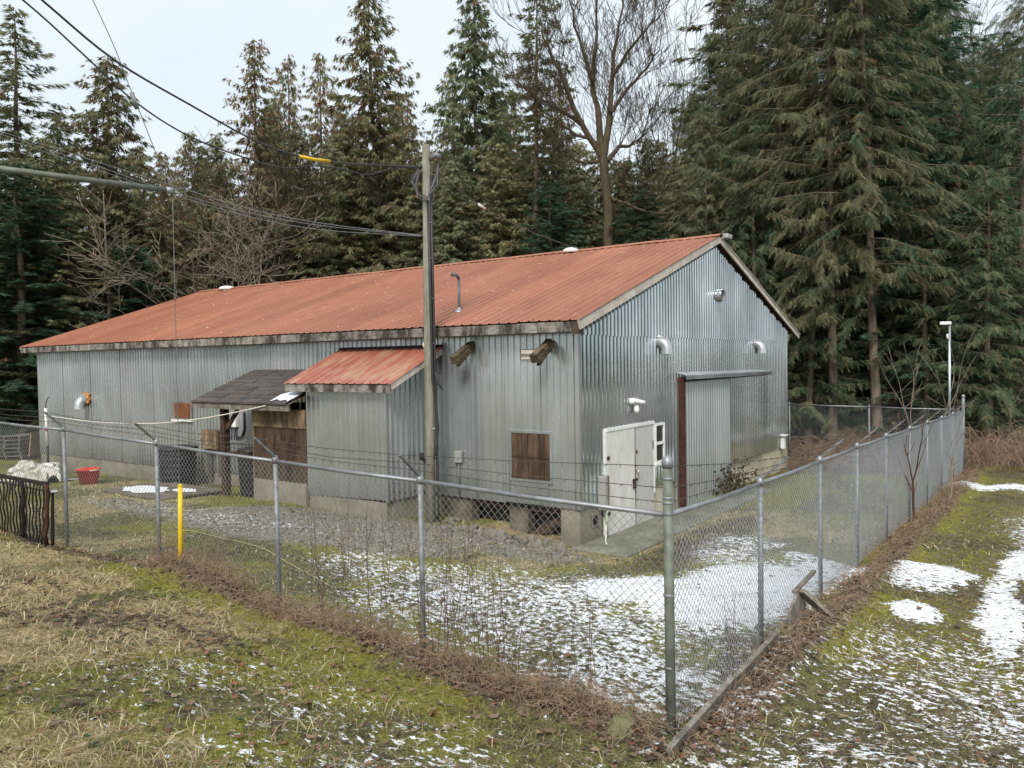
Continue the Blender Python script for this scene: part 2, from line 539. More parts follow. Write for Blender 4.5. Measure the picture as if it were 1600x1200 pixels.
c = t.mix(t.math('MULTIPLY', t.ramp(zz, [(.0, .8), (.55, 0.0)]), t.noise(2.5, 4, .6)), c, (.10, .09, .055))
t.bump(t.noise(18, 5), .3, .01)
M['concrete'] = t.done(t.mix(1.0, c, (.72, .69, .62), 'MULTIPLY'), .88, 0, .2)
t = NT('yellowed_concrete')
n1 = t.noise(1.4, 5, .65)
c = t.ramp(n1, [(.25, (.33, .29, .20)), (.75, (.56, .52, .41))])
M['concrete_pale'] = t.done(c, .88, 0, .2)
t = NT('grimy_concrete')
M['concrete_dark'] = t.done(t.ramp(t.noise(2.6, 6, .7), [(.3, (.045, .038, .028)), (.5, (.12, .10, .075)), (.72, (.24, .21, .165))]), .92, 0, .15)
M['slab'] = simple('mossy_slab', (.175, .17, .125), .9, 0, .4, 2.2, .35)
M['rust'] = simple('rusty_steel', (.062, .026, .017), .8, .1, .6, 7, .3)
M['post'] = simple('fence_pipe', (.22, .23, .235), .6, .35, .35, 14, .15)
M['corner_post'] = simple('corner_pipe', (.155, .17, .135), .65, .3, .3, 10, .2)
t = NT('fence_rail_metal')
c = t.ramp(t.noise(3.5, 4, .6), [(.35, (.22, .225, .235)), (.62, (.34, .35, .36))])
c = t.mix(t.ramp(t.noise(5, 3, .6), [(.62, 0.0), (.72, .7)]), c, (.20, .11, .06))
M['rail'] = t.done(c, .5, .6, .4)
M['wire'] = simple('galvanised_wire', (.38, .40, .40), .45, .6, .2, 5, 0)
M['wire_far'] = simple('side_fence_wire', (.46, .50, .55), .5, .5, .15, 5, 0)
M['barb'] = simple('barbed_wire', (.085, .065, .055), .7, .3, .4, 9, 0)
M['cable'] = simple('black_cable', (.035, .033, .034), .5, 0, .2, 5, 0)
M['vent'] = simple('zinc_vent', (.44, .46, .47), .35, .55, .15, 4, .05)
M['grey_cable'] = simple('bare_cable', (.16, .165, .17), .5, .3, .2, 5, 0)
M['yellow'] = simple('yellow_plastic', (.72, .47, .02), .45, 0, .12, 6, .05)
M['rope_yellow'] = simple('yellow_rope', (.52, .45, .24), .7, 0, .2, 12, 0)
M['rope_white'] = simple('white_rope', (.66, .61, .52), .7, 0, .2, 12, 0)
M['black_plastic'] = simple('black_plastic', (.018, .018, .019), .45, 0, .3, 4, .1)
M['red_plastic'] = simple('red_plastic', (.62, .035, .02), .42, 0, .08, 5, .03)
t = NT('dirty_white_tarp')
cr_ = t.voro(3.2, feature='DISTANCE_TO_EDGE')
t.bump(t.math('ADD', t.ramp(cr_, [(0, 0.0), (.25, 1.0)]), t.noise(5, 4, .6)), .9, .10)
M['tarp'] = t.done(t.ramp(t.noise(2.2, 5, .65), [(.3, (.34, .31, .24)), (.5, (.62, .60, .52)), (.7, (.74, .73, .68))]), .6, 0, .3)
M['grey_box'] = simple('grey_box', (.40, .40, .38), .5, .2, .1, 8, .05)
M['panel_white'] = simple('panel_paint', (.27, .27, .28), .5, 0, .12, 3, .05)
M['shingle'] = wood('dark_shingles', (.032, .031, .033), (.135, .125, .12), (.14, .10, .075), .45, (2, 2, 2), .9, 14)
M['dark_iron'] = simple('dark_iron', (.022, .017, .016), .7, .3, .5, 9, .2)
M['rock'] = simple('field_rock', (.19, .165, .135), .9, 0, .45, 5, .4)
M['moss_rock'] = simple('mossy_rock', (.15, .145, .075), .95, 0, .45, 7, .5)
M['cardboard'] = simple('orange_sheet', (.46, .27, .16), .8, 0, .15, 3, .05)
M['orange_foam'] = simple('orange_foam', (.55, .23, .06), .8, 0, .3, 20, .4)
M['pvc'] = simple('white_pvc', (.66, .68, .60), .4, 0, .1, 5, 0)
M['pvc_green'] = simple('greenish_pipe', (.34, .37, .26), .5, 0, .15, 5, 0)
M['bark'] = wood('conifer_bark', (.11, .082, .064), (.32, .25, .20), (.13, .125, .09), .35, (3, 3, .3), .95, 6)
M['bare_bark'] = wood('mossy_bark', (.030, .022, .017), (.11, .080, .060), (.085, .082, .03), .5, (3, 3, .5), .95, 6)
M['pale_bark'] = wood('pale_bark', (.17, .14, .11), (.34, .29, .23), (.10, .09, .05), .4, (3, 3, .5), .95, 6)
M['stem'] = simple('red_brown_stem', (.115, .055, .035), .8, 0, .4, 6, 0)
M['bramble'] = simple('bramble_stem', (.28, .19, .13), .85, 0, .45, 4, 0)
t = NT('window_glass')
M['glass'] = t.done((.03, .035, .03), .06, 0, .6)
M['snow'] = simple('old_snow', (.80, .82, .85), .7, 0, .05, 9, .2)

def leafmat(name, rough=.75, hue=.18, thin=.45):
    t = NT(name)
    a = t.attr('Col').outputs['Color']
    c = t.mix(1.0, a, t.ramp(t.rnd(), [(0, (1 - hue, 1 - hue, 1 - hue)), (.5, (1 + hue * .5, 1 + hue * .3, 1)), (1, (1, 1 + hue * .4, 1 + hue * .6))]), 'MULTIPLY')
    t.done(c, rough, 0, .2)
    tr_ = t.node('ShaderNodeBsdfTranslucent')
    t.l.new(c, tr_.inputs['Color'])
    mx = t.node('ShaderNodeMixShader')
    mx.inputs[0].default_value = thin
    t.l.new(t.b.outputs[0], mx.inputs[1])
    t.l.new(tr_.outputs[0], mx.inputs[2])
    t.l.new(mx.outputs[0], t.n['Material Output'].inputs['Surface'])
    return t.m
M['leaf'] = leafmat('foliage')
M['litter'] = leafmat('litter', .8, 0.0, .15)

# ------------------------------------------------------------------ ground material
t = NT('ground_cover')
A_ = t.attr('cover_a').outputs['Color']
B_ = t.attr('cover_b').outputs['Color']
sa, sb = t.node('ShaderNodeSeparateColor'), t.node('ShaderNodeSeparateColor')
t.l.new(A_, sa.inputs[0])
t.l.new(B_, sb.inputs[0])
snow_, leaf_, grav_ = sa.outputs
mud_, straw_, moss_ = sb.outputs
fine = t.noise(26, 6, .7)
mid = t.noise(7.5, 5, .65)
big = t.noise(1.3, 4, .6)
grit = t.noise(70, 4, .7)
soil = t.ramp(mid, [(.36, (.035, .027, .018)), (.5, (.115, .090, .055)), (.64, (.24, .19, .12))])  # real soil tone; dark ends here and below also paint shade in gaps
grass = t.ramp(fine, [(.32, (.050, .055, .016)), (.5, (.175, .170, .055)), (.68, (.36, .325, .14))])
mossc = t.ramp(fine, [(.32, (.08, .078, .014)), (.5, (.25, .235, .04)), (.68, (.40, .36, .085))])
strawc = t.ramp(fine, [(.32, (.16, .115, .055)), (.5, (.44, .34, .17)), (.68, (.66, .54, .32))])
leafc = t.ramp(t.voro(16, out='Color'), [(.1, (.055, .040, .030)), (.45, (.15, .105, .070)), (.8, (.27, .20, .14))])
stone = t.voro(30, out='Color')
gravc = t.ramp(stone, [(.1, (.12, .098, .07)), (.5, (.27, .24, .19)), (.9, (.46, .43, .37))])
def cut(mask, nz, lo, hi):
    """mask broken up by a noise"""
    return t.ramp(t.math('ADD', mask, t.math('MULTIPLY', t.math('SUBTRACT', nz, .5), 1.3)), [(lo, 0.0), (hi, 1.0)])
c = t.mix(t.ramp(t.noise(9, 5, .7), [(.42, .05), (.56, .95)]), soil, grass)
c = t.mix(t.math('MULTIPLY', cut(moss_, t.noise(8, 5, .7), .42, .58), .9), c, mossc)
c = t.mix(cut(straw_, t.noise(5, 6, .75, stretch=(1, .5, 1)), .45, .62), c, strawc)
c = t.mix(cut(grav_, t.noise(3.2, 6, .7), .42, .68), c, gravc)
c = t.mix(cut(mud_, mid, .5, .7), c, soil)
c = t.mix(cut(leaf_, mid, .4, .6), c, leafc)
patch = t.math('ADD', t.math('MULTIPLY', t.noise(10, 4, .65, stretch=(1, 1.5, 1)), .7), t.math('MULTIPLY', t.noise(30, 3, .6), .3))
sn = t.ramp(t.math('ADD', snow_, t.math('MULTIPLY', t.math('SUBTRACT', patch, .5), 3.6)), [(.61, 0.0), (.67, 1.0)])
sn = t.mix(t.ramp(t.noise(34, 4, .75), [(.36, .75), (.42, 0.0)]), sn, (0, 0, 0))
c = t.mix(sn, c, t.ramp(fine, [(.3, (.74, .76, .80)), (.7, (.88, .89, .91))]))
h = t.math('ADD', t.math('MULTIPLY', fine, .6), t.math('ADD', t.math('MULTIPLY', mid, .7), t.math('MULTIPLY', grit, .25)))
hs = t.mix(t.math('MULTIPLY', sn, .75), h, (.85, .85, .85))
t.bump(hs, 1.0, .08)
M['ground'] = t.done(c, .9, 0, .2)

# ------------------------------------------------------------------ ground sheet and hills
def axis(segs):
    out = [segs[0][0]]
    for a, b, s in segs:
        n_ = max(1, int(round((b - a) / s)))
        out += list(np.linspace(a, b, n_ + 1)[1:])
    return np.array(out)
gx = axis([(-600, -200, 80), (-200, -60, 20), (-60, -26, 3), (-26, -9, .22), (-9, 9.5, .075), (9.5, 15, .3), (15, 40, 2.5), (40, 200, 20), (200, 600, 80)])
gy = axis([(-500, -150, 70), (-150, -40, 15), (-40, -14, 2), (-14, -11, .3), (-11, 3, .075), (3, 17, .2), (17, 40, 1.5), (40, 200, 16), (200, 700, 80)])
GX, GY = np.meshgrid(gx, gy)
snow, leaf, gravel, mud, straw, moss = masks(GX, GY)
GZ = ground_z(GX, GY) + .018 * sstep(.5, .9, snow)
nx, ny = len(gx), len(gy)
V = np.stack([GX, GY, GZ], -1).reshape(-1, 3)
ii = (np.arange(ny - 1)[:, None] * nx + np.arange(nx - 1)[None, :]).ravel()
F = np.stack([ii, ii + 1, ii + nx + 1, ii + nx], -1)
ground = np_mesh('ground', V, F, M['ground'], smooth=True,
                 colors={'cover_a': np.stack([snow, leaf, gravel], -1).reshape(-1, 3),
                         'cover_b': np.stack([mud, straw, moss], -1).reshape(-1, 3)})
tag(ground, 'mossy uneven ground with patches of thin snow and dead leaves', kind='structure')

a_ = np.linspace(R(-30), R(125), 120)                     # bearing, from +Y towards -X
rows = []
for k, (dist, hf) in enumerate([(330, 0), (400, .35), (480, .75), (560, 1.0), (640, .8)]):
    hh = 95 * hf * (.55 + .75 * fbm(a_ * 60, a_ * 0 + k * .2, 18, 91, 3))
    rows.append(np.stack([7.5 - np.sin(a_) * dist, -12.7 + np.cos(a_) * dist, hh - 2], -1))
V = np.concatenate(rows)
n_ = len(a_)
F = [(k * n_ + i, k * n_ + i + 1, (k + 1) * n_ + i + 1, (k + 1) * n_ + i) for k in range(4) for i in range(n_ - 1)]
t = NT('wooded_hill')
M['hill'] = t.done(t.ramp(t.noise(.03, 6, .7), [(.3, (.035, .055, .065)), (.7, (.075, .10, .115))]), .95, 0, .1)  # bluish ramp puts the haze of distance into the colour
hills = np_mesh('hills', V, F, M['hill'], smooth=True)
tag(hills, 'blue-grey wooded hillside far behind the trees', kind='structure')

# ------------------------------------------------------------------ the metal shed
L, W = 21.8, 13.15
EAVE, RIDGE, YR = 4.26, 6.60, W / 2
EO, RO = .43, .31
SL = (RIDGE - EAVE) / (YR + EO)
def roof_z(y):
    return EAVE + SL * (EO + (y if y <= YR else W - y))
shed = empty('metal_shed', (0, 0, 0))
tag(shed, 'long galvanised metal shed with red sheet roof and gable end', 'shed')

TRAP = [(0, 0), (.050, 0), (.062, .027), (.090, .027), (.102, 0)]
SINE = [(0, 0), (.052, 0), (.068, .030), (.112, .030), (.128, 0)]
def corr(prof, pitch, a0, a1):
    """stations (a, offset) of a ribbed sheet between a0 and a1"""
    out, k0 = [], math.floor(a0 / pitch) - 1
    while k0 * pitch < a1 + pitch:
        for a, o in prof:
            out.append((k0 * pitch + a, o))
        k0 += 1
    res = []
    for (xa, oa), (xb, ob) in zip(out, out[1:]):
        for lim in (a0, a1):
            if xa < lim < xb:
                res.append((lim, oa + (ob - oa) * (lim - xa) / (xb - xa)))
        if a0 <= xb <= a1:
            res.append((xb, ob))
    return sorted(set(res))

def sheet(name, stations, place, lo, hi, mat, parent, rows=2, thick=0.0):
    """ribbed sheet; place(a, off, h) -> xyz ; lo(a), hi(a) end heights"""
    v, f, n_ = [], [], len(stations)
    for r_ in range(rows + 1):
        q = r_ / rows
        for a, o in stations:
            v.append(place(a, o, lo(a) + (hi(a) - lo(a)) * q))
    for r_ in range(rows):
        for i in range(n_ - 1):
            f.append((r_ * n_ + i, r_ * n_ + i + 1, (r_ + 1) * n_ + i + 1, (r_ + 1) * n_ + i))
    return MB().add(v, f).build(name, mat, parent)

rng = random.Random(5)
# long front wall: one sheet after another, each lapping the next by a few millimetres
PW = .914
xs = [-L + PW * i for i in range(int(L / PW) + 1)] + [0.0]
for i in range(len(xs) - 1):
    if xs[i + 1] - xs[i] < .05:
        continue
    lap = .007 * (i % 2)
    bot = .73 + xs[i] * .0078 + rng.uniform(-.012, .012)
    sheet('wall_panel', corr(TRAP, .1523, xs[i] - .006, xs[i + 1] + .006),
          lambda a, o, h, lap=lap: (a, -.02 - o - lap, h), lambda a: bot, lambda a: 4.36, M['wall'], shed)
# gable wall: lower course, upper course
ys = [PW * i for i in range(int(W / PW) + 1)] + [W]
for i in range(len(ys) - 1):
    a0, a1 = ys[i] - .006, ys[i + 1] + .006
    lap = .004 * (i % 2)
    low = .72 if a0 < 4 or a0 > 7 else .6
    low += rng.uniform(-.01, .01)
    sheet('wall_panel', corr(SINE, .1523, a0, a1), lambda a, o, h, lap=lap: (.02 + o + lap, a, h),
          lambda a: low - .006 * a, lambda a: 4.06, M['gable'], shed, 3)
    sheet('wall_panel', corr(SINE, .1523, a0, a1), lambda a, o, h, lap=lap: (.046 + o + lap, a, h),
          lambda a: 4.0 + .012 * math.sin(a * 3), lambda a: roof_z(a) - .03, M['gable'], shed, 2)
MB().box(-.03, .052, -.055, .03, .72, 4.30).build('corner_flashing', M['wall'], shed)
# the two walls that face away
mb = MB()
mb.add([(-L, 0, 0), (-L, W, 0), (-L, W, roof_z(W) - .02), (-L, YR, RIDGE - .05), (-L, 0, roof_z(0) - .02)], [(0, 1, 2, 3, 4)])
mb.build('end_wall', M['wall'], shed)
MB().add([(-L, W, 0), (0.02, W, 0), (0.02, W, roof_z(W) - .02), (-L, W, roof_z(W) - .02)], [(0, 1, 2, 3)]).build('rear_wall', M['wall'], shed)

# foundation: separate pours, with two openings under the front wall near the corner
def block(x0, x1, y0, y1, z0, z1, mat='concrete', name='foundation', par=shed):
    return MB().box(x0, x1, y0, y1, z0, z1).build(name, M[mat], par, bevel=.008)
block(-.42, .0, .0, .9, -.4, .715)
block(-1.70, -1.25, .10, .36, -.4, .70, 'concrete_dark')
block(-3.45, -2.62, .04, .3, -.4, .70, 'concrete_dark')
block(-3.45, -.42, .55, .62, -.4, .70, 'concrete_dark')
block(-.42, -.02, .9, .98, -.4, .713)
block(-21.78, -9.2, .0, .3, -.4, .63)
block(-9.2, -3.45, .0, .3, -.4, .66)
block(-.4, .0, 3.06, 4.42, -.4, .71, 'concrete_pale')
block(-.4, .0, 7.65, W, -.5, .69, 'concrete_pale')
block(-2.615, -1.705, .12, .28, .55, .70, 'brown_board', 'sill_beam')
block(-1.245, -.425, .12, .28, .55, .70, 'brown_board', 'sill_beam')
MB().bar((-1.20, .22, .05), (-.50, .30, .50), .05, .14).build('leaning_plank', M['brown_board'], shed)
vb = block(.004, .03, .42, .66, .30, .56, 'grey_wood', 'floor_vent')
MB().box(.031, .036, .46, .62, .34, .52).build('vent_opening', M['dark_iron'], vb)

# roof sheets, front slope one by one
RP = [(0, 0), (.085, 0), (.100, .019), (.128, .019), (.143, 0)]
xr_ = [-L - RO + PW * i for i in range(int((L + 2 * RO) / PW) + 1)] + [RO]
nlen = math.hypot(YR + EO, RIDGE - EAVE)
nrm = Vector((0, -(RIDGE - EAVE), YR + EO)) / nlen
for i in range(len(xr_) - 1):
    if xr_[i + 1] - xr_[i] < .05:
        continue
    lap = .004 * (i % 2)
    ext = rng.uniform(-.012, .015)
    def plc(a, o, h, lap=lap):
        y = -EO - ext + (YR + EO + ext) * h
        p = Vector((a, y, roof_z(y))) + nrm * (o + lap)
        return tuple(p)
    sheet('roof_panel', corr(RP, .2285, xr_[i] - .01, xr_[i + 1] + .01), plc, lambda a: 0.0, lambda a: 1.0, M['roof'], shed, 2)
sheet('rear_roof', corr(RP, .2285, -L - RO, RO), lambda a, o, h: (a, YR + (YR + EO) * h, RIDGE - (RIDGE - EAVE) * h + o),
      lambda a: 0.0, lambda a: 1.0, M['roof'], shed, 1)
mb = MB()
n_ = 24
for i in range(n_ + 1):
    x = -L - RO - .02 + (L + 2 * RO + .04) * i / n_
    j = .008 * math.sin(i * 2.1)
    mb.v += [(x, YR - .17, RIDGE - .028 + j), (x, YR - .02, RIDGE + .042 + j), (x, YR + .02, RIDGE + .042 + j), (x, YR + .17, RIDGE - .028 + j)]
for i in range(n_):
    for k in range(3):
        mb.f.append((i * 4 + k, i * 4 + k + 4, i * 4 + k + 5, i * 4 + k + 1))
mb.build('ridge_cap', M['roof'], shed)
# under-roof deck so no light leaks through
MB().add([(-L - RO + .05, -EO + .06, roof_z(-EO) - .02), (RO - .06, -EO + .06, roof_z(-EO) - .02), (RO - .06, YR, RIDGE - .03), (-L - RO + .05, YR, RIDGE - .03),
          (RO - .06, W + EO - .06, roof_z(W + EO) - .02), (-L - RO + .05, W + EO - .06, roof_z(W + EO) - .02)],
         [(0, 1, 2, 3), (3, 2, 4, 5)]).build('roof_deck', M['dark_ply'], shed)

# eaves boards, end to end
bx = [-L - RO + .02, -17.3, -12.4, -7.9, -3.6, .16]
for i in range(5):
    dz = [.0, .006, -.004, .004, -.006][i]
    MB().box(bx[i] + .003, bx[i + 1] - .003, -EO + .015, -EO + .055, EAVE - .205 + dz, EAVE - .022).build('fascia_board', M['fascia'], shed, bevel=.004)
MB().box(.165, .27, -EO + .0, -EO + .10, EAVE - .25, EAVE - .03).build('eaves_block', M['dark_ply'], shed)
def rake(x, y0, y1, off, h, name, mat):
    a = (x, y0, roof_z(y0) - off)
    b = (x, y1, roof_z(y1) - off)
    return MB().bar(a, b, .04, h, (0, 0, 1)).build(name, M[mat], shed, bevel=.004)
rake(RO - .03, -EO + .02, 2.9, .105, .17, 'rake_board', 'rake')
rake(RO - .033, 2.905, YR - .01, .105, .168, 'rake_board', 'rake')
rake(RO - .03, YR + .01, 10.2, .105, .15, 'rake_board', 'rake')
rake(RO - .033, 10.205, W + EO - .02, .105, .148, 'rake_board', 'rake')
rake(RO - .005, YR + .05, W + EO + .02, .03, .03, 'rake_trim', 'rake')
rake(-L - RO + .03, -EO + .02, YR, .105, .17, 'rake_board', 'rake')
# look-outs that carry the overhang on the gable
for k in range(11):
    y = YR + .55 + k * .60
    MB().box(.03, RO - .06, y - .045, y + .045, roof_z(y) - .17, roof_z(y) - .05).build('lookout', M['brown_board'], shed)
for k in range(10):
    y = -.1 + k * .62
    MB().box(.03, RO - .06, y - .045, y + .045, roof_z(y) - .17, roof_z(y) - .05).build('lookout', M['brown_board'], shed)

# boarded window on the front wall
bw = MB()
x0, x1, z0, z1 = -1.50, -.60, 1.22, 2.12
bw.box(x0 - .05, x0, -.075, -.02, z0 - .05, z1 + .05).box(x1, x1 + .05, -.075, -.02, z0 - .05, z1 + .05)
bw.box(x0, x1, -.075, -.02, z1, z1 + .05).box(x0, x1, -.085, -.02, z0 - .05, z0)
bw = bw.build('boarded_window', M['galv_part'], shed)
for k in range(7):
    w_ = (x1 - x0) / 7
    MB().box(x0 + k * w_ + .004, x0 + (k + 1) * w_ - .004, -.062 - .006 * (k % 3), -.045, z0 + .003, z1 - .003 - .01 * (k % 2)).build('board', M['brown_board'], bw)
MB().box(x0 + .01, x1 - .01, -.082, -.075, z0 + .43, z0 + .455).build('cross_strip', M['brown_board'], bw)
MB().box(-1.50, -.66, -.07, -.045, .93, 1.16).build('patch_panel', M['galv_part'], shed)
# small boarded opening further along
ob = MB().box(-13.36, -12.46, -.07, -.02, 2.02, 2.52).build('boarded_opening', M['grey_wood'], shed)
MB().box(-13.28, -12.54, -.085, -.071, 2.07, 2.47).build('board', M['rust_board'], ob)
MB().box(-13.42, -12.42, -.12, -.02, 1.97, 2.015).build('sill', M['white_paint'], ob)
# beams that stick out under the eaves
for bx_, ln, sw in ((-2.50, .60, -.02), (-.60, .62, .03)):
    mb = MB().bar((bx_, .05, 3.90), (bx_ + sw, -ln, 3.56), .14, .16)
    mb.bar((bx_ + .085, .0, 3.87), (bx_ + .085 + sw, -ln + .05, 3.51), .022, .12)
    mb.bar((bx_ + .02, .0, 3.81), (bx_ + .04 + sw, -ln + .10, 3.45), .08, .028)
    mb.build('projecting_beam', M['beam'], shed)
pb = MB().box(-1.25, -.78, -.06, -.02, 3.54, 3.76).build('patched_hole', M['grey_wood'], shed)
MB().box(-1.23, -.80, -.075, -.061, 3.67, 3.74).build('slat', M['rake'], pb)
MB().box(-1.23, -.80, -.072, -.061, 3.56, 3.60).build('slat', M['rake'], pb)

# double white door, one leaf and one fixed rough panel
dr = MB()
dr.box(.03, .09, .86, .92, .03, 2.14).box(.03, .09, 3.06, 3.11, .6, 2.16).box(.03, .10, .92, 3.06, 2.11, 2.17)
dr = dr.build('double_door', M['white_paint'], shed)
lf = MB().box(.05, .085, .925, 2.145, .04, 2.105).build('door_leaf', M['white_door'], dr, bevel=.003)
l2 = MB().box(.05, .080, 2.155, 3.055, .03, 2.105).build('door_leaf', M['white_door'], dr, bevel=.003)
for z in (.45, 1.55):
    MB().box(.086, .10, .935, 1.03, z, z + .07).build('hinge', M['rust'], lf)
MB().box(.081, .096, 2.97, 3.04, 1.60, 1.75).build('hinge', M['galv_part'], l2)
MB().box(.081, .091, 2.147, 2.163, .06, 2.08).build('rusty_edge_strip', M['rust'], l2)
MB().box(.087, .12, 2.02, 2.22, .98, 1.03).build('hasp', M['rust'], lf)
MB().tube([(.11, 2.06, .97), (.125, 2.06, .90), (.11, 2.06, .84)], .035, 8).build('padlock', M['rust'], lf, True)
MB().tube([(.09, 2.19, 1.20), (.14, 2.19, 1.19), (.14, 2.19, 1.10)], .018, 6).build('door_handle', M['galv_part'], lf, True)
MB().box(.081, .10, 2.21, 2.24, 1.55, 1.62).build('latch', M['rust'], l2)
# side window beside the door
wf = MB()
y0, y1, z0, z1 = 3.13, 3.62, 1.22, 2.10
wf.box(.05, .10, y0, y0 + .045, z0, z1).box(.05, .10, y1 - .06, y1, z0, z1).box(.05, .10, y0 + .045, y1 - .06, z1 - .05, z1)
wf.box(.05, .12, y0 - .02, y1 + .03, z0 - .06, z0 + .002).box(.05, .10, y0 + .045, y1 - .06, 1.63, 1.69).box(.05, .1, y0 + .045, y1 - .06, z0 + .003, z0 + .05)
wf = wf.build('side_window', M['white_paint'], shed)
MB().box(.062, .070, y0 + .046, y1 - .061, 1.691, z1 - .051).build('pane', M['glass'], wf)
MB().box(.062, .070, y0 + .046, y1 - .061, z0 + .051, 1.629).build('pane', M['glass'], wf)

# sliding door, its fixed neighbour, the track cover and the rusty guide post
sdoor = sheet('sliding_door', corr(SINE, .1523, 4.58, 7.64), lambda a, o, h: (.13 + o, a, h), lambda a: .03 - .02 * (a - 4.5), lambda a: 3.02, M['door_sheet'], shed, 3)
MB().box(.06, .128, 7.60, 7.645, -.02, 3.0).build('door_edge', M['galv_part'], sdoor)
MB().box(.06, .15, 4.56, 4.60, .02, 3.0).build('door_edge', M['galv_part'], sdoor)
sheet('fixed_panel', corr(SINE, .1523, 7.66, 10.45), lambda a, o, h: (.085 + o, a, h), lambda a: .69, lambda a: 3.02, M['gable'], shed, 3)
MB().add([(.05, 4.36, 3.20), (.05, 10.66, 3.16), (.30, 10.66, 3.09), (.30, 4.36, 3.13), (.30, 10.66, 2.995), (.30, 4.36, 3.035)],
         [(0, 1, 2, 3), (3, 2, 4, 5)]).build('track_cover', M['galv_part'], shed)
MB().box(.06, .24, 4.5, 10.5, 2.98, 3.03).build('track_rail', M['dark_iron'], shed)
gp = MB().box(.05, .18, 4.44, 4.54, -.03, 3.08)
gp.box(.181, .20, 4.44, 4.46, -.03, 3.08).box(.181, .20, 4.52, 4.54, -.03, 3.08)
gp.build('guide_post', M['rust'], shed)
MB().box(.04, .10, 4.26, 4.37, -.03, 3.0).build('edge_flashing', M['galv_part'], shed)

# vent hoods
def elbow(c, axis_, r_, out, drop, name, mat='vent', segs=7):
    ax = Vector(axis_)
    c = Vector(c)
    pts = [c]
    R_ = drop
    for k in range(segs + 1):
        a = math.pi / 2 * k / segs
        pts.append(c + ax * (out + R_ * math.sin(a)) + Vector((0, 0, -R_ * (1 - math.cos(a)))))
    pts.append(pts[-1] + Vector((0, 0, -.10)))
    mb = MB().tube(pts, [r_] * (len(pts) - 1) + [r_ * 1.08], 14, False)
    return mb.build(name, M[mat], shed, True)
elbow((.02, 3.42, 3.90), (1, 0, 0), .14, .06, .17, 'vent_elbow', segs=4)
elbow((.02, 9.92, 3.90), (1, 0, 0), .14, .06, .17, 'vent_elbow', segs=4)
vp = MB().tube([(.02, 6.85, 5.12), (.26, 6.85, 5.12)], .145, 16, False).build('vent_pipe', M['vent'], shed, True)
MB().tube([(.235, 6.85, 5.12), (.265, 6.85, 5.12)], .152, 16, False).build('collar', M['galv_part'], vp, True)
MB().tube([(.05, 6.85, 5.12), (.10, 6.85, 5.12)], .138, 16).build('dark_opening', M['dark_iron'], vp, True)  # dark disc stands in for the unlit inside of the pipe
elbow((-18.28, -.02, 2.50), (0, -1, 0), .16, .10, .20, 'vent_elbow', segs=4)
mb = MB()
for k in range(9):
    a = k * 2.4
    p = Vector((-18.28 + .17 * math.cos(a), -.08 - .02 * (k % 3), 2.50 + .17 * math.sin(a)))
    mb.lathe(p, [(.01, -.06), (.06, -.03), (.07, .02), (.02, .06)], 6)
mb.build('foam_seal', M['orange_foam'], shed, True)
# low white louvre box at the back corner, two dirty streak boxes
lb = MB().box(.05, .16, 12.32, 12.50, .62, 1.02).build('louvre_box', M['white_paint'], shed, bevel=.005)
MB().box(.05, .22, 12.25, 12.57, 1.021, 1.06).build('cap', M['white_paint'], lb)
# vent stack on the roof
vs_ = MB().tube([(-3.40, .70, 4.50), (-3.40, .70, 5.36)], .030, 10).build('vent_stack', M['grey_cable'], shed, True)
MB().tube([(-3.40, .70, 5.34), (-3.40, .64, 5.42), (-3.44, .52, 5.43)], [.034, .040, .05], 10).build('rain_hood', M['grey_cable'], vs_, True)
MB().lathe((-3.40, .70, 4.62), [(.12, -.02), (.09, .02), (.04, .05), (.036, .10)], 12).build('flashing', M['galv_part'], vs_, True)
# low covers on the ridge
MB().lathe((-4.0, YR - .1, RIDGE), [(.26, -.05), (.24, .03), (.14, .08), (.03, .09)], 14).build('ridge_vent', M['white_paint'], shed, True)
MB().lathe((-20.2, YR - .05, RIDGE), [(.34, -.05), (.3, .05), (.16, .10), (.03, .11)], 14).build('ridge_vent', M['white_paint'], shed, True)
# meter box on the front wall, box and pipe at the corner of the gable
eb = MB().box(-2.93, -2.76, -.14, -.045, 1.44, 1.68).build('junction_box', M['grey_box'], shed, bevel=.01)
MB().tube([(-2.85, -.08, 1.44), (-2.85, -.07, .75)], .018, 6).build('conduit', M['grey_cable'], eb, True)
gb = MB().box(.055, .20, .62, .74, .62, 1.27).build('service_box', M['grey_box'], shed, bevel=.006)
MB().box(.06, .204, .741, .80, .62, 1.27).build('plywood_side', M['osb'], gb)
dp = MB().tube([(.17, .74, .62), (.17, .74, .10)], .028, 10).build('drain_pipe', M['pvc_green'], shed, True)
MB().tube([(.17, .70, .34), (.19, .68, .12), (.26, .52, .06), (.40, .30, .05)], .015, 8).build('hose_end', M['pvc'], dp, True)

# ------------------------------------------------------------------ lean-to with its own red roof
lean = empty('lean_to', (-4.8, -.7, .4))
tag(lean, 'small metal lean-to with its own red roof, built against the shed front', 'lean-to')
FY = -1.40
for a0, a1 in ((-6.0, -5.2), (-5.2, -4.4), (-4.4, -3.62)):
    k = int(round((a0 + 6) / .8))
    sheet('wall_panel', corr(TRAP, .1523, a0 - .004, a1 + .004), lambda a, o, h, k=k: (a, FY - o * .6 - .004 * k, h),
          lambda a: .70 + .02 * (a + 6) + .01 * k, lambda a: 3.06, M['wall'], lean)
for a0, a1 in ((FY, -.72), (-.72, -.05)):
    k = 0 if a0 == FY else 1
    sheet('wall_panel', corr(TRAP, .1523, a0, a1), lambda a, o, h, k=k: (-3.60 + o + .004 * k, a, h),
          lambda a: .76, lambda a: 3.02 + (a - FY) * .44 + .10, M['wall'], lean)
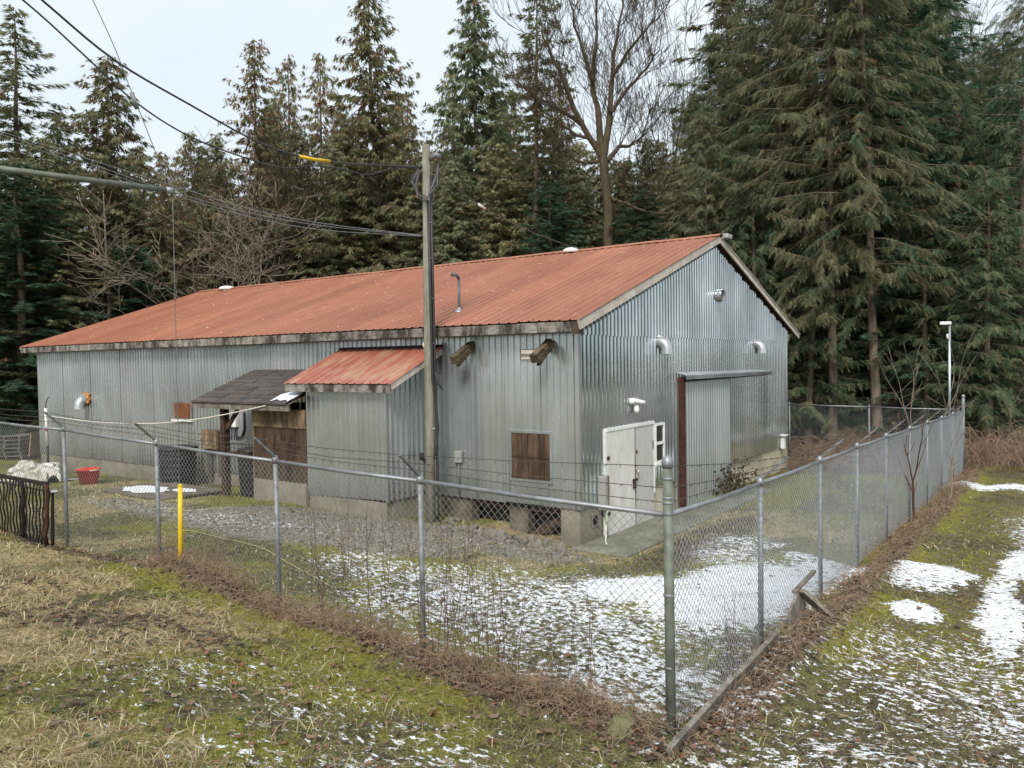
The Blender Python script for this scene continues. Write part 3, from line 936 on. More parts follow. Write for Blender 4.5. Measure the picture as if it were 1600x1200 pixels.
sheet('wall_panel', corr(TRAP, .1523, FY + .01, -.05), lambda a, o, h: (-6.01 - o, a, h), lambda a: .7, lambda a: 3.02 + (a - FY) * .44, M['wall'], lean)
MB().box(-3.64, -3.585, FY - .03, FY + .03, .74, 3.05).build('corner_trim', M['galv_part'], lean)
MB().box(-5.98, -3.66, FY + .01, FY + .16, -.1, .72).build('foundation', M['concrete'], lean)
MB().box(-3.78, -3.63, FY + .165, -.06, -.1, .75).build('foundation', M['concrete'], lean)
ln_lo, ln_hi = Vector((0, -1.66, 3.12)), Vector((0, -.05, 3.84))
xx = [-6.45, -5.54, -4.63, -3.72, -3.24]
for i in range(4):
    def plc(a, o, h, i=i):
        p = ln_lo.lerp(ln_hi, h)
        return (a, p.y, p.z + o + .004 * (i % 2))
    sheet('roof_panel', corr(RP, .2285, xx[i] - .008, xx[i + 1] + .008), plc, lambda a: 0.0, lambda a: 1.0, M['roof_small'], lean, 1)
MB().box(-6.43, -3.27, -1.63, -1.595, 2.95, 3.105).build('fascia_board', M['fascia'], lean)
MB().bar((-3.275, -1.60, 3.07), (-3.275, -.06, 3.765), .04, .13).build('rake_board', M['rake'], lean)
MB().bar((-6.41, -1.59, 3.07), (-6.41, -.06, 3.765), .04, .12).build('rake_board', M['fascia'], lean)
MB().box(-6.4, -3.25, -.065, -.045, 3.80, 3.90).build('wall_flashing', M['dark_iron'], lean)
mb = MB()
for k in range(8):
    a = k * 2.4
    mb.lathe((-3.42 + .05 * math.cos(a), -.30 + .09 * math.sin(a), 3.78 + .04 * (k % 4)), [(.01, -.06), (.07, -.02), (.06, .04), (.02, .07)], 6)
mb.build('foam_lump', M['tarp'], lean, True)

# ------------------------------------------------------------------ entry porch with shingle roof
porch = empty('entry_porch', (-7.8, -.9, .4))
tag(porch, 'open timber porch with dark shingle roof beside the lean-to', 'porch')
pl, ph = Vector((0, -1.88, 2.68)), Vector((0, -.04, 3.40))
px0, px1 = -9.62, -6.06
prng = random.Random(3)
for r_ in range(9):
    q0, q1 = r_ / 9, (r_ + 1) / 9 + .04
    a, b = pl.lerp(ph, q0), pl.lerp(ph, min(1, q1))
    x = px0 - prng.uniform(0, .25)
    while x < px1 - .05:
        w_ = min(prng.uniform(.42, .62), px1 - x)
        lift = .022 + prng.uniform(0, .016)
        xa = max(x, px0)
        if x + w_ - xa > .06:
            mb = MB().add([(xa + .004, a.y, a.z + lift), (x + w_ - .004, a.y, a.z + lift), (x + w_ - .004, b.y, b.z + .002), (xa + .004, b.y, b.z + .002),
                           (xa + .004, a.y, a.z - .01), (x + w_ - .004, a.y, a.z - .01)], [(0, 1, 2, 3), (4, 5, 1, 0)])
            mb.build('shingle', M['shingle'], porch)
        x += w_
MB().add([(px0, pl.y + .01, pl.z - .02), (px1, pl.y + .01, pl.z - .02), (px1, ph.y, ph.z - .02), (px0, ph.y, ph.z - .02)], [(0, 1, 2, 3)]).build('roof_deck', M['osb'], porch)
MB().box(px0 + .02, px1 - .02, -1.84, -1.79, 2.53, 2.655).build('eaves_beam', M['grey_wood'], porch)
sp_ = [(-.62, .0), (-.50, .06), (-.33, .02), (-.16, .05), (-.05, .0), (-.03, .22), (-.10, .42), (-.22, .50), (-.30, .40), (-.42, .44), (-.50, .26), (-.66, .18)]
MB().add([(px1 + a, *(pl.lerp(ph, b + .02) + Vector((0, 0, .047)))[1:]) for a, b in sp_], [tuple(range(len(sp_)))]).build('snow_patch', M['snow'], porch)
MB().box(-8.92, -8.76, -1.58, -1.42, .2, 2.54).build('post', M['dark_ply'], porch, bevel=.008)
MB().bar((-8.8, -1.5, 2.0), (-8.3, -1.5, 2.5), .05, .10).build('brace', M['dark_ply'], porch)
# board wall between post and lean-to
for k in range(5):
    a0 = -7.86 + k * .366
    MB().box(a0 + .006, a0 + .360, -1.40, -1.365 + .004 * (k % 2), .92, 2.54).build('wall_board', M['dark_ply'], porch)
MB().box(-7.86, -6.03, -1.43, -1.402, 2.12, 2.53).build('upper_panel', M['osb'], porch)
MB().box(-7.88, -6.03, -1.44, -1.28, -.1, .915).build('plinth', M['concrete'], porch)
MB().box(-7.90, -7.865, -1.42, -.06, .2, 2.6).build('side_panel', M['osb'], porch)
MB().box(-8.9, -7.95, -1.52, -1.46, 1.42, 1.50).build('handrail', M['dark_ply'], porch)
# switchgear on the wall under the porch
pnl = MB().box(-11.0, -9.74, -.085, -.05, 1.48, 2.30).build('meter_board', M['panel_white'])
tag(pnl, 'pale grey electrical board with meter boxes under the porch', 'electrical board')
for xa, m_ in ((-10.68, 'grey_box'), (-10.47, 'white_paint')):
    mt = MB().box(xa, xa + .18, -.19, -.086, 1.90, 2.14).build('meter_box', M[m_], pnl, bevel=.008)
    for q in (.05, .13):
        MB().tube([(xa + q, -.14, 1.90), (xa + q, -.14, 1.55)], .014, 6).build('conduit', M['cable'], mt, True)
MB().tube([(-10.02, -.12, 2.30), (-10.02, -.12, 1.85), (-10.12, -.13, 1.66), (-10.3, -.14, 1.62), (-10.42, -.14, 1.75), (-10.42, -.13, 1.9)], .03, 8).build('looped_cable', M['cable'], pnl, True)
ob = MB().box(-11.60, -10.95, -.34, -.27, 1.30, 1.82).build('plywood_sheet', M['osb'])
tag(ob, 'tan plywood offcut standing behind the black barrel', 'plywood')
MB().box(-11.58, -11.52, -.268, -.10, .55, 1.80).build('prop', M['grey_wood'], ob)
MB().box(-11.06, -11.0, -.268, -.10, .55, 1.80).build('prop', M['grey_wood'], ob)

# ------------------------------------------------------------------ walkway slab
sl = MB().box(.005, 1.12, -.28, 2.6, -.15, .055).box(.005, 1.10, 2.615, 5.3, -.15, .05).box(.005, 1.08, 5.315, 8.1, -.15, .04)
sl = sl.build('walkway', M['slab'], bevel=.02)
tag(sl, 'mossy concrete walkway along the gable wall', kind='structure')

# ------------------------------------------------------------------ service pole and overhead lines
PX, PY = -2.985, -.80
sp = empty('service_pole', (PX, PY, .2))
tag(sp, 'grey wooden service pole with black conduits standing before the shed', 'utility pole')
MB().tube([(PX - .02, PY - .01, -.1), (PX - .01, PY, 2), (PX, PY + .01, 5), (PX + .02, PY + .02, 7.86)], [.102, .096, .087, .078], 16).build('shaft', M['pole_wood'], sp, True)
def off(r_, z, side=0.0):                                  # conduits run down the right flank of the pole
    tw = .03 + side * .27
    r_ = r_ * .67
    return (PX + .75 * r_ + .66 * tw, PY + .66 * r_ - .75 * tw, z)
MB().tube([off(.155, 7.25), off(.165, 5.0), off(.175, 3.4), off(.19, 2.6), off(.20, 1.0), off(.20, .2)], .028, 8).build('conduit', M['cable'], sp, True)
MB().tube([off(.06, 6.75, .25), off(.085, 5.0, .25), off(.10, 3.2, .25), off(.16, 2.9, .1), off(.24, 2.2), off(.16, 1.75, .1), off(.10, 1.6, .2)], .025, 8).build('conduit', M['cable'], sp, True)
MB().tube([off(.17, 3.4), off(.26, 3.1), off(.40, 2.98), off(.34, 3.06)], .024, 6).build('conduit_tail', M['cable'], sp, True)
for z in (6.9, 6.3, 5.6, 4.8, 3.9, 3.3, 2.2):
    MB().tube([off(.08, z, .28), off(.15, z + .01, .1), off(.205, z, -.02)], .008, 5).build('strap', M['galv_part'], sp)
MB().tube([(PX + .12, PY + .02, 7.56), (PX + .22, PY + .08, 7.64), (PX + .30, PY + .12, 7.58)], [.05, .06, .06], 10).build('weatherhead', M['grey_cable'], sp, True)
for k in range(5):
    q = .05 * k
    MB().tube([(PX - .10, PY - .08, 7.40 - .02 * k), (PX - .25 + q, PY - .18, 7.18 - .05 * k), (PX - .06 + q * .5, PY - .2, 6.90 - .05 * k), (PX + .12, PY - .10, 6.80 - .02 * k),
               (PX + .26, PY + .05, 6.95 + .1 * k), (PX + .28, PY + .10, 7.52)], .011, 5).build('drip_loop', M['grey_cable'] if k % 2 else M['cable'], sp, True)
MB().tube([(PX - .45, PY + .25, 1.55), (PX - .05, PY + .0, 1.42)], .03, 8).build('step_peg', M['dark_iron'], sp, True)
MB().lathe((PX - .46, PY + .25, 1.52), [(.03, -.02), (.05, .02), (.05, .12), (.03, .14)], 8).build('peg_head', M['dark_iron'], sp, True)

UX, UY = -2.50, -9.41                                      # the street pole, just outside the picture on the left
up = empty('street_pole', (UX, UY, 1.3))
tag(up, 'tall wooden street pole that carries the strut and cables', 'utility pole')
MB().tube([(UX, UY, 1.0), (UX, UY, 6), (UX, UY, 12.6)], [.17, .15, .12], 14).build('shaft', M['pole_wood'], up, True)
MB().box(UX - .9, UX + .9, UY - .16, UY - .12 + .0, 11.6, 11.72).build('crossarm', M['grey_wood'], up)
st = MB().tube([(UX + .03, UY + .14, 5.81), (-1.955, -6.90, 5.81)], .036, 12).build('guy_strut', M['corner_post'], None, True)
tag(st, 'long grey pipe strut reaching in level from the left edge', 'pipe')
MB().tube([(-1.965, -6.95, 5.81), (-1.945, -6.86, 5.81)], .046, 12).build('end_cap', M['rail'], st, True)

def wire(name, pts, r_, mat, label, cat, group=None, sub=5, n=5):
    """smooth wire through 3-D points"""
    P_ = [Vector(p) for p in pts]
    out = []
    for i in range(len(P_) - 1):
        p0, p1, p2, p3 = P_[max(i - 1, 0)], P_[i], P_[i + 1], P_[min(i + 2, len(P_) - 1)]
        for k in range(sub):
            q = k / sub
            out.append(.5 * ((2 * p1) + (p2 - p0) * q + (2 * p0 - 5 * p1 + 4 * p2 - p3) * q * q + (3 * p1 - p0 - 3 * p2 + p3) * q ** 3))
    out.append(P_[-1])
    o = MB().tube(out, r_, n).build(name, M[mat], None, True)
    return tag(o, label, cat, group)

g = wire('guy_wire', [(UX, UY + .12, 11.3), (-2.14, -7.72, 7.99), (-2.05, -7.33, 7.0), (-1.98, -7.01, 6.14), (-1.95, -6.87, 5.84)], .006, 'grey_cable', 'thin guy wire with grey insulator running up from the strut end', 'wire')
MB().tube([(-2.04, -7.26, 6.78), (-2.052, -7.32, 6.97)], .030, 8).build('insulator', M['post'], g, True)
wire('down_guy', [(-1.95, -6.87, 5.78), (-1.955, -6.88, 3.5), (-1.97, -6.90, .8)], .005, 'grey_cable', 'thin vertical wire from the strut end down to the yellow guard', 'wire')
gd = empty('guy_guard', (-1.96, -6.9, .82))
tag(gd, 'tall yellow plastic guy guard standing in front of the fence', 'guy guard')
MB().tube([(-1.97, -6.90, .70), (-1.945, -6.90, 1.4), (-1.92, -6.90, 1.98)], [.034, .031, .029], 10).build('sleeve', M['yellow'], gd, True)
MB().lathe((-1.92, -6.90, 1.98), [(.03, 0), (.031, .015), (.012, .03)], 10).build('cap', M['yellow'], gd, True)

c1 = wire('service_cable', [(UX, UY + .1, 8.6), (-2.57, -8.11, 7.97), (-2.62, -7.21, 7.53), (-2.68, -6.09, 7.24), (-2.74, -4.97, 6.99), (-2.79, -4.07, 6.94), (-2.82, -3.47, 6.99), (-2.86, -2.72, 7.09), (-2.97, -.92, 7.39)],
          .015, 'cable', 'upper thick black cable with a yellow sleeve near the pole', 'cable', 'service cables to the pole')
MB().tube([(-2.79, -4.10, 6.942), (-2.805, -3.78, 6.957), (-2.823, -3.42, 7.0)], .026, 10).build('yellow_sleeve', M['yellow'], c1, True)
wire('service_cable', [(UX, UY + .1, 8.3), (-2.56, -8.33, 7.89), (-2.60, -7.63, 7.48), (-2.63, -6.94, 7.06), (-2.68, -6.1, 6.79), (-2.74, -4.98, 6.68), (-2.78, -4.35, 6.70), (-2.81, -3.79, 6.85), (-2.85, -3.04, 6.93), (-2.88, -2.48, 6.95), (-2.92, -1.68, 7.23), (-2.97, -.92, 7.37)],
     .012, 'cable', 'lower sagging black cable below the sleeved one', 'cable', 'service cables to the pole')
for pts, w_ in (([(-34, -4.0, 15.6), (-18.2, -2.37, 10.52), (-10.6, -1.58, 7.99), (-6.75, -1.18, 6.81), (-3.10, -.81, 6.08)], 'uppermost'),
                ([(-34, -4.0, 15.5), (-18.21, -2.37, 10.44), (-10.6, -1.58, 7.84), (-6.75, -1.18, 6.74), (-3.10, -.81, 6.07)], 'middle'),
                ([(-34, -4.0, 15.3), (-18.21, -2.37, 10.33), (-11.09, -1.63, 7.93), (-6.75, -1.18, 6.64), (-3.10, -.81, 6.06)], 'lowest')):
    wire('telephone_wire', pts, .008, 'grey_cable', w_ + ' of the three thin wires reaching the pole halfway up', 'wire', 'thin wires to the pole')
dw = wire('drop_wire', [(PX + .28, PY + .12, 7.56), (-3.01, -.40, 7.46), (-3.11, .46, 7.18), (-3.2, 1.28, 6.98), (-3.45, 3.63, 6.73), (-3.76, 6.49, 6.62)], .008, 'grey_cable', 'grey drop wire from the pole top to the shed ridge', 'wire')
MB().tube([(-3.19, 1.18, 7.0), (-3.215, 1.45, 6.955)], .03, 8).build('connector', M['white_paint'], dw, True)
wire('white_rope', [(-6.8, -1.86, 2.64), (-8.27, -1.95, 2.40), (-9.47, -2.0, 2.25), (-12.0, -1.6, 2.05), (-16.0, -1.0, 1.92), (-20.1, -.53, 1.95)], .014, 'rope_white', 'pale rope strung from the porch eaves to the white post', 'rope')

# ------------------------------------------------------------------ security devices
cm = empty('security_camera', (.05, 2.10, 2.65))
tag(cm, 'white security camera on the gable wall above the white door', 'camera')
MB().lathe((.07, 2.05, 2.60), [(.06, 0), (.07, .03), (.07, .09), (.05, .12)], 10).build('mount', M['white_paint'], cm, True)
MB().tube([(.09, 2.06, 2.68), (.30, 2.20, 2.62)], .045, 10).build('housing', M['white_paint'], cm, True)
sl_ = MB().lathe((.12, 2.17, 2.40), [(.02, .17), (.05, .14), (.065, .07), (.05, .01), (.01, 0)], 10).build('sensor_lamp', M['white_paint'], None, True)
tag(sl_, 'small white dome lamp hanging just below the security camera', 'lamp')
fl = empty('floodlight', (.36, YR + .1, RIDGE))
tag(fl, 'small grey floodlight on the gable peak', 'floodlight')
MB().bar((.28, YR + .02, RIDGE - .05), (.34, YR + .14, RIDGE + .04), .03, .03).build('bracket', M['dark_iron'], fl)
MB().box(.30, .46, YR + .10, YR + .42, RIDGE - .06, RIDGE + .05).build('housing', M['grey_box'], fl, bevel=.01)
cp = empty('camera_pole', (4.50, 14.38, 0))
tag(cp, 'slim steel pole with a white lamp head rising above the far fence corner', 'pole')
MB().tube([(4.50, 14.38, -.1), (4.49, 14.38, 4.40)], .038, 10).build('shaft', M['galv_part'], cp, True)
MB().box(4.24, 4.54, 14.30, 14.46, 4.40, 4.50).build('head', M['white_paint'], cp, bevel=.015)
MB().tube([(4.44, 14.38, 4.12), (4.44, 14.36, 3.98)], .03, 8).build('sensor', M['white_paint'], cp, True)

# ------------------------------------------------------------------ chain-link fences
def chain_mesh(P0, P1, b0, b1, t0, t1, w=.040, r_=.0021):
    """woven wire between two posts: P0,P1 plan points; b*/t* bottom and top heights"""
    P0, P1 = np.array(P0, float), np.array(P1, float)
    ln = np.linalg.norm(P1 - P0)
    nw = int(ln / w)
    w = ln / nw
    H_ = max(t0 - b0, t1 - b1)
    ns_ = int(round(H_ / w))
    k = np.arange(nw)[:, None]
    j = np.arange(ns_ + 1)[None, :]
    s = (k + ((j + k) % 2)) * w / ln                     # zigzag between k*w and (k+1)*w
    s = np.clip(s, 0, 1)
    tt = j / ns_ + 0 * k
    bot, top = b0 + (b1 - b0) * s, t0 + (t1 - t0) * s
    z = bot + (top - bot) * tt
    xy = P0 + (P1 - P0) * s[..., None]
    nrm_ = np.array([-(P1 - P0)[1], (P1 - P0)[0]]) / ln
    wob = ((j + k) % 2 - .5) * .004
    xy = xy + nrm_ * (wob + .012 * np.sin(s * ln * 1.3 + tt * 2.0))[..., None]
    pts = np.concatenate([xy, z[..., None]], -1)         # nw, ns+1, 3
    d = np.gradient(pts, axis=1)
    d /= np.linalg.norm(d, axis=-1, keepdims=True)
    along = np.array([*(P1 - P0) / ln, 0])
    n3 = np.array([*nrm_, 0])
    ring = []
    for a in (0, 2.094, 4.189):
        ring.append(pts + r_ * (math.cos(a) * n3 + math.sin(a) * along * 1.25))
    V = np.stack(ring, 2).reshape(-1, 3)                 # nw*(ns+1)*3
    base = (np.arange(nw)[:, None] * (ns_ + 1) + np.arange(ns_)[None, :]).ravel() * 3
    Fs = []
    for a in range(3):
        b = (a + 1) % 3
        Fs.append(np.stack([base + a, base + b, base + 3 + b, base + 3 + a], -1))
    return V, np.concatenate(Fs)

def fence(name, label, posts, outward, mesh_mat, arm=True, postr=.028, wires=True, base_extra=None, w=.040, r_=.0021):
    """posts: list of (x, y, ground, rail height)"""
    root = empty(name, (posts[0][0], posts[0][1], posts[0][2]))
    tag(root, label, 'fence', 'chain-link fence runs around the yard')
    ox, oy = outward
    frng = random.Random(len(posts))
    Vs, Fs, o = [], [], 0
    strands = [[], [], []]
    for i, (x, y, g_, t_) in enumerate(posts):
        if i > 0:
            xa, ya, ga, ta = posts[i - 1]
            V_, F_ = chain_mesh((xa, ya), (x, y), ga + .02, g_ + .02, ta + .015, t_ + .015, w, r_)
            Vs.append(V_); Fs.append(F_ + o); o += len(V_)
            MB().tube([(xa, ya, ta), ((xa + x) / 2, (ya + y) / 2, (ta + t_) / 2 - .012), (x, y, t_)], .022, 8).build('top_rail', M['rail'], root, True)
        corner = x == 4.85 and abs(y + 6.74) < .01
        if not corner:
            lean_ = frng.uniform(-.015, .015)
            pt = MB().tube([(x, y, g_ - .2), (x + lean_, y, t_ + .03)], postr, 10).build('post', M['post'], root, True)
            MB().lathe((x + lean_, y, t_ - .02), [(postr + .012, 0), (postr + .012, .05), (postr * .7, .09)], 10).build('rail_cap', M['rail'], pt, True)
            if arm:
                e = (x + ox * .29, y + oy * .29, t_ + .30)
                MB().bar((x, y, t_ + .04), e, .035, .022, (0, 0, 1)).build('barb_arm', M['grey_wood'] if i % 3 == 0 else M['post'], root)
        else:
            strands[0].append((x, y, t_ + .40)); strands[1].append((x, y, t_ + .22)); strands[2].append((x, y, t_ + .10))
            continue
        for q, s_ in enumerate((1.0, .66, .33)):
            strands[q].append((x + ox * .29 * s_, y + oy * .29 * s_, t_ + .04 + .26 * s_))
    np_mesh('wire_mesh', np.concatenate(Vs), np.concatenate(Fs), M[mesh_mat], root)
    if wires:
        for q in range(3):
            s_ = strands[q]
            mb = MB()
            for a, b in zip(s_, s_[1:]):
                a, b = Vector(a), Vector(b)
                mid_ = (a + b) / 2 - Vector((0, 0, frng.uniform(.01, .05)))
                mb.tube([a, mid_, b], .0034, 4, False)
                n_ = int((b - a).length / .13)
                for k in range(1, n_):
                    c = a.lerp(b, k / n_) - Vector((0, 0, .03 * math.sin(math.pi * k / n_)))
                    th = frng.uniform(0, 3.1)
                    dv = Vector((math.cos(th) * .5, .3, math.sin(th))).normalized() * .017
                    mb.tube([c - dv, c + dv], .003, 3, False)
            mb.build('barbed_strand', M['barb'], root)
    return root

front = fence('chain_link_fence', 'nearest chain-link fence run crossing in front of the long shed wall',
              [(4.85, -6.74, .42, 2.27), (2.14, -6.74, .47, 2.34), (-.16, -6.74, .57, 2.40), (-2.74, -6.74, .70, 2.48), (-5.37, -6.74, .74, 2.57), (-8.05, -6.78, .78, 2.62), (-10.7, -6.8, .8, 2.66)],
              (0, -1), 'wire', r_=.0025)
cpst = empty('corner_post', (4.85, -6.74, .4))
tag(cpst, 'thick green-grey fence corner post with domed cap in the foreground', 'fence post')
MB().tube([(4.86, -6.74, .1), (4.85, -6.74, 2.70)], .041, 16).build('shaft', M['corner_post'], cpst, True)
MB().lathe((4.85, -6.74, 2.66), [(.047, 0), (.048, .04), (.044, .065), (.032, .085), (.012, .098)], 16).build('dome_cap', M['rail'], cpst, True)
for z in (2.56, 2.40, 2.36, 2.27, 1.6, 1.0):
    MB().lathe((4.851, -6.74, z), [(.043, 0), (.045, .003), (.045, .019), (.043, .022)], 16).build('tension_band', M['rail'], cpst, True)
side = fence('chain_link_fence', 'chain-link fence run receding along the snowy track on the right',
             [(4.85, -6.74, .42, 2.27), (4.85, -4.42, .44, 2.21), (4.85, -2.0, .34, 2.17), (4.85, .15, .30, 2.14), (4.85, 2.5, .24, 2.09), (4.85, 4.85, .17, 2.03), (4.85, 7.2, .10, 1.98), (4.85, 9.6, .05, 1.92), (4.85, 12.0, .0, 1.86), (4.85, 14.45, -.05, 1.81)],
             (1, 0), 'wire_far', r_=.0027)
MB().tube([(4.85, 14.45, -.2), (4.85, 14.45, 2.22)], .045, 12).build('end_post', M['post'], side, True)
MB().lathe((4.85, 14.45, 2.2), [(.05, 0), (.05, .05), (.03, .09)], 12).build('post_cap', M['rail'], side, True)
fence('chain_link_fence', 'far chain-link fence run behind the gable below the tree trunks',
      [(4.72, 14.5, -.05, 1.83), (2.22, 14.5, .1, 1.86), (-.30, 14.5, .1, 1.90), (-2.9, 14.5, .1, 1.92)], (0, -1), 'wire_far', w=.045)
fence('chain_link_fence', 'distant chain-link fence run at the left edge beside the stacked pallets',
      [(-26.3, -1.2, .3, 1.78), (-26.92, .76, .3, 1.88), (-28.0, 2.0, .3, 1.92), (-29.4, 3.6, .3, 1.96)], (-1, 0), 'wire_far', w=.05)

# timber along the foot of the side fence, and the propped-up sheet
for i, (ya, yb, za, zb) in enumerate(((-7.10, -5.62, .46, .50), (-5.60, -4.20, .50, .52))):
    o = MB().bar((4.99 - .02 * i, ya, za), (4.96 - .01 * i, yb, zb), .045, .17, (.25, 0, 1)).build('kick_board', M['grey_wood'])
    tag(o, ['weathered board on edge at the foot of the corner post', 'weathered board on edge under the second bay of the side fence'][i], 'board', 'boards along the fence foot')
ps = empty('propped_sheet', (5.0, -3.2, .35))
tag(ps, 'tilted grey panel and timber propped against the side fence', 'panel')
MB().add([(4.93, -3.72, .36), (4.93, -3.10, .34), (4.91, -3.02, .70), (4.91, -3.34, .78), (4.92, -3.68, .66),
          (4.96, -3.72, .36), (4.96, -3.10, .34), (4.94, -3.02, .70), (4.94, -3.34, .78), (4.95, -3.68, .66)],
         [(0, 1, 2, 3, 4), (9, 8, 7, 6, 5), (0, 5, 6, 1), (1, 6, 7, 2), (2, 7, 8, 3), (3, 8, 9, 4), (4, 9, 5, 0)]).build('sheet', M['grey_wood'], ps)
MB().bar((4.95, -3.30, .80), (5.32, -2.92, .32), .13, .045, (0, .5, 1)).build('plank', M['grey_wood'], ps)
MB().bar((4.90, -3.38, .79), (4.98, -2.80, .92), .05, .03).build('batten', M['grey_wood'], ps)

# ------------------------------------------------------------------ things in the yard
def gnd(x, y):
    return gz(x, y)
# old iron grate leaning at the left edge
gr = empty('iron_grate', (-6.2, -7.05, .75))
tag(gr, 'dark iron grate of bent upright bars standing at the left edge', 'grate')
A0, A1 = Vector((-7.4, -7.08, 1.78)), Vector((-5.27, -7.05, 1.76))
B0, B1 = Vector((-7.5, -7.0, .68)), Vector((-5.52, -7.0, .78))
MB().bar(A0, A1, .05, .055).build('top_bar', M['dark_iron'], gr)
MB().bar(A0 - Vector((0, 0, .11)), A1 - Vector((0, 0, .11)), .02, .018).build('cross_rod', M['dark_iron'], gr)
MB().bar(B0 + Vector((0, 0, .06)), B1 + Vector((0, 0, .06)), .03, .03).build('bottom_bar', M['dark_iron'], gr)
for k in range(19):
    q = k / 18
    a, b = A0.lerp(A1, q), B0.lerp(B1, q)
    r_ = .035 if k in (11, 18, 0) else .013
    pts = [a.lerp(b, s / 6) + Vector((.018 * math.sin(s * 1.7 + k * .9), .02 * math.sin(s * 2.3 + k), 0)) for s in range(7)]
    MB().tube(pts, r_, 6).build('upright_bar', M['dark_iron'] if k not in (18,) else M['rust'], gr, True)
bp = empty('iron_stake', (-5.37, -6.95, .7))
tag(bp, 'dark iron stake with flat white top beside the grate', 'stake')
MB().tube([(-5.41, -6.95, .55), (-5.40, -6.95, .9), (-5.38, -6.95, 1.2), (-5.34, -6.95, 1.62)], [.018, .030, .028, .020], 8).build('shaft', M['dark_iron'], bp, True)
MB().box(-5.39, -5.29, -7.0, -6.9, 1.62, 1.645).build('top_plate', M['white_paint'], bp)
MB().bar((-5.40, -6.97, .80), (-5.32, -7.0, .84), .02, .03).build('spur', M['dark_iron'], bp)

# red bucket
bz = gnd(-15.2, -1.6)
bk = empty('red_bucket', (-15.2, -1.6, bz))
tag(bk, 'bright red plastic tub on the grass by the foundation', 'tub')
MB().lathe((-15.2, -1.6, bz), [(.02, .01), (.235, .01), (.30, .40), (.325, .40), (.325, .43), (.285, .43), (.225, .03), (.02, .03)], 20, False).build('body', M['red_plastic'], bk, True)
for s in (-1, 1):
    MB().tube([(-15.2 + s * .30, -1.72, bz + .40), (-15.2 + s * .40, -1.72, bz + .41), (-15.2 + s * .40, -1.5, bz + .41), (-15.2 + s * .30, -1.5, bz + .40)], .014, 6).build('handle', M['white_paint'], bk, True)
# crumpled tarp
n_ = 40
u_, v_ = np.meshgrid(np.linspace(-1, 1, n_), np.linspace(-1, 1, n_))
rr = np.sqrt(u_ ** 2 + v_ ** 2)
h_ = .60 * np.clip(1 - (np.abs(u_ + .25 * v_) ** 2.2 + np.abs(v_) ** 2.0), 0, 1) ** .6 * (.45 + .75 * fbm(u_, v_, 1.1, 44, 2))
fold = np.abs(np.sin(2.6 * u_ + 3.4 * v_ + 5 * fbm(u_, v_, .9, 45, 2))) + .6 * np.abs(np.sin(5.1 * u_ - 4.2 * v_ + 6 * fbm(u_, v_, .7, 47, 2)))
h_ = h_ * .62 + .17 * fold * np.clip(h_ * 5, 0, 1) + .03
edge = 1 + .25 * (fbm(u_ * 3, v_ * 3, 1.0, 46, 2) - .5)
TX, TY = -17.4 + u_ * 1.0 * edge + .06 * np.sin(9 * v_), -2.1 + v_ * .66 * edge + u_ * .15 + .05 * np.sin(8 * u_)
TZ = h_ + gnd(-17.4, -2.1) - .01
ii = (np.arange(n_ - 1)[:, None] * n_ + np.arange(n_ - 1)[None, :]).ravel()
tp = np_mesh('tarp', np.stack([TX, TY, TZ], -1).reshape(-1, 3), np.stack([ii, ii + 1, ii + n_ + 1, ii + n_], -1), M['tarp'])
tag(tp, 'crumpled dirty white tarp heaped on the grass near the far shed corner', 'tarp')
# pallets
pz = gnd(-24.2, .2)
prng = random.Random(8)
for k in range(6):
    root = empty('pallet', (-24.2, .2, pz + k * .145))
    dx, dy = prng.uniform(-.05, .05), prng.uniform(-.05, .05)
    tag(root, ['lowest', 'second lowest', 'third lowest', 'fourth lowest', 'second highest', 'topmost'][k] + ' pallet of the grey stack at the left edge', 'pallet', 'stacked pallets')
    c, s = math.cos(.62), math.sin(.62)
    def pr_(a, b):
        return (-24.25 + dx + a * c - b * s, .15 + dy + a * s + b * c)
    for i in range(6):
        o_ = -.5 + i * .2
        a, b = pr_(-.62, o_), pr_(.62, o_)
        MB().bar((*a, pz + k * .145 + .13), (*b, pz + k * .145 + .13), .10, .018).build('deck_slat', M['grey_wood'], root)
    for o_ in (-.55, 0, .55):
        a, b = pr_(o_, -.56), pr_(o_, .56)
        MB().bar((*a, pz + k * .145 + .065), (*b, pz + k * .145 + .065), .05, .09).build('bearer', M['grey_wood'], root)
o = MB().bar((-23.55, .55, pz + .1), (-23.50, .62, pz + .95), .7, .03, (1, .7, 0)).build('orange_sheet', M['cardboard'])
tag(o, 'orange-tan board leaning beside the pallet stack', 'board')
# white marker post at the far corner
wp = empty('marker_post', (-20.1, -.53, .3))
tag(wp, 'white plastic post with thin curved tip at the far shed corner', 'post')
MB().tube([(-20.06, -.53, .15), (-20.07, -.53, .95)], .04, 8).build('lower_shaft', M['dark_iron'], wp, True)
MB().tube([(-20.07, -.53, .95), (-20.12, -.52, 2.20)], .05, 10).build('sleeve', M['pvc'], wp, True)
MB().tube([(-20.12, -.52, 2.20), (-20.12, -.50, 2.42), (-20.08, -.47, 2.54), (-20.0, -.44, 2.55)], .014, 6).build('tip', M['dark_iron'], wp, True)
MB().lathe((-20.03, -.56, 1.5), [(.03, -.05), (.06, 0), (.03, .06)], 8).build('red_cap', M['red_plastic'], wp, True)
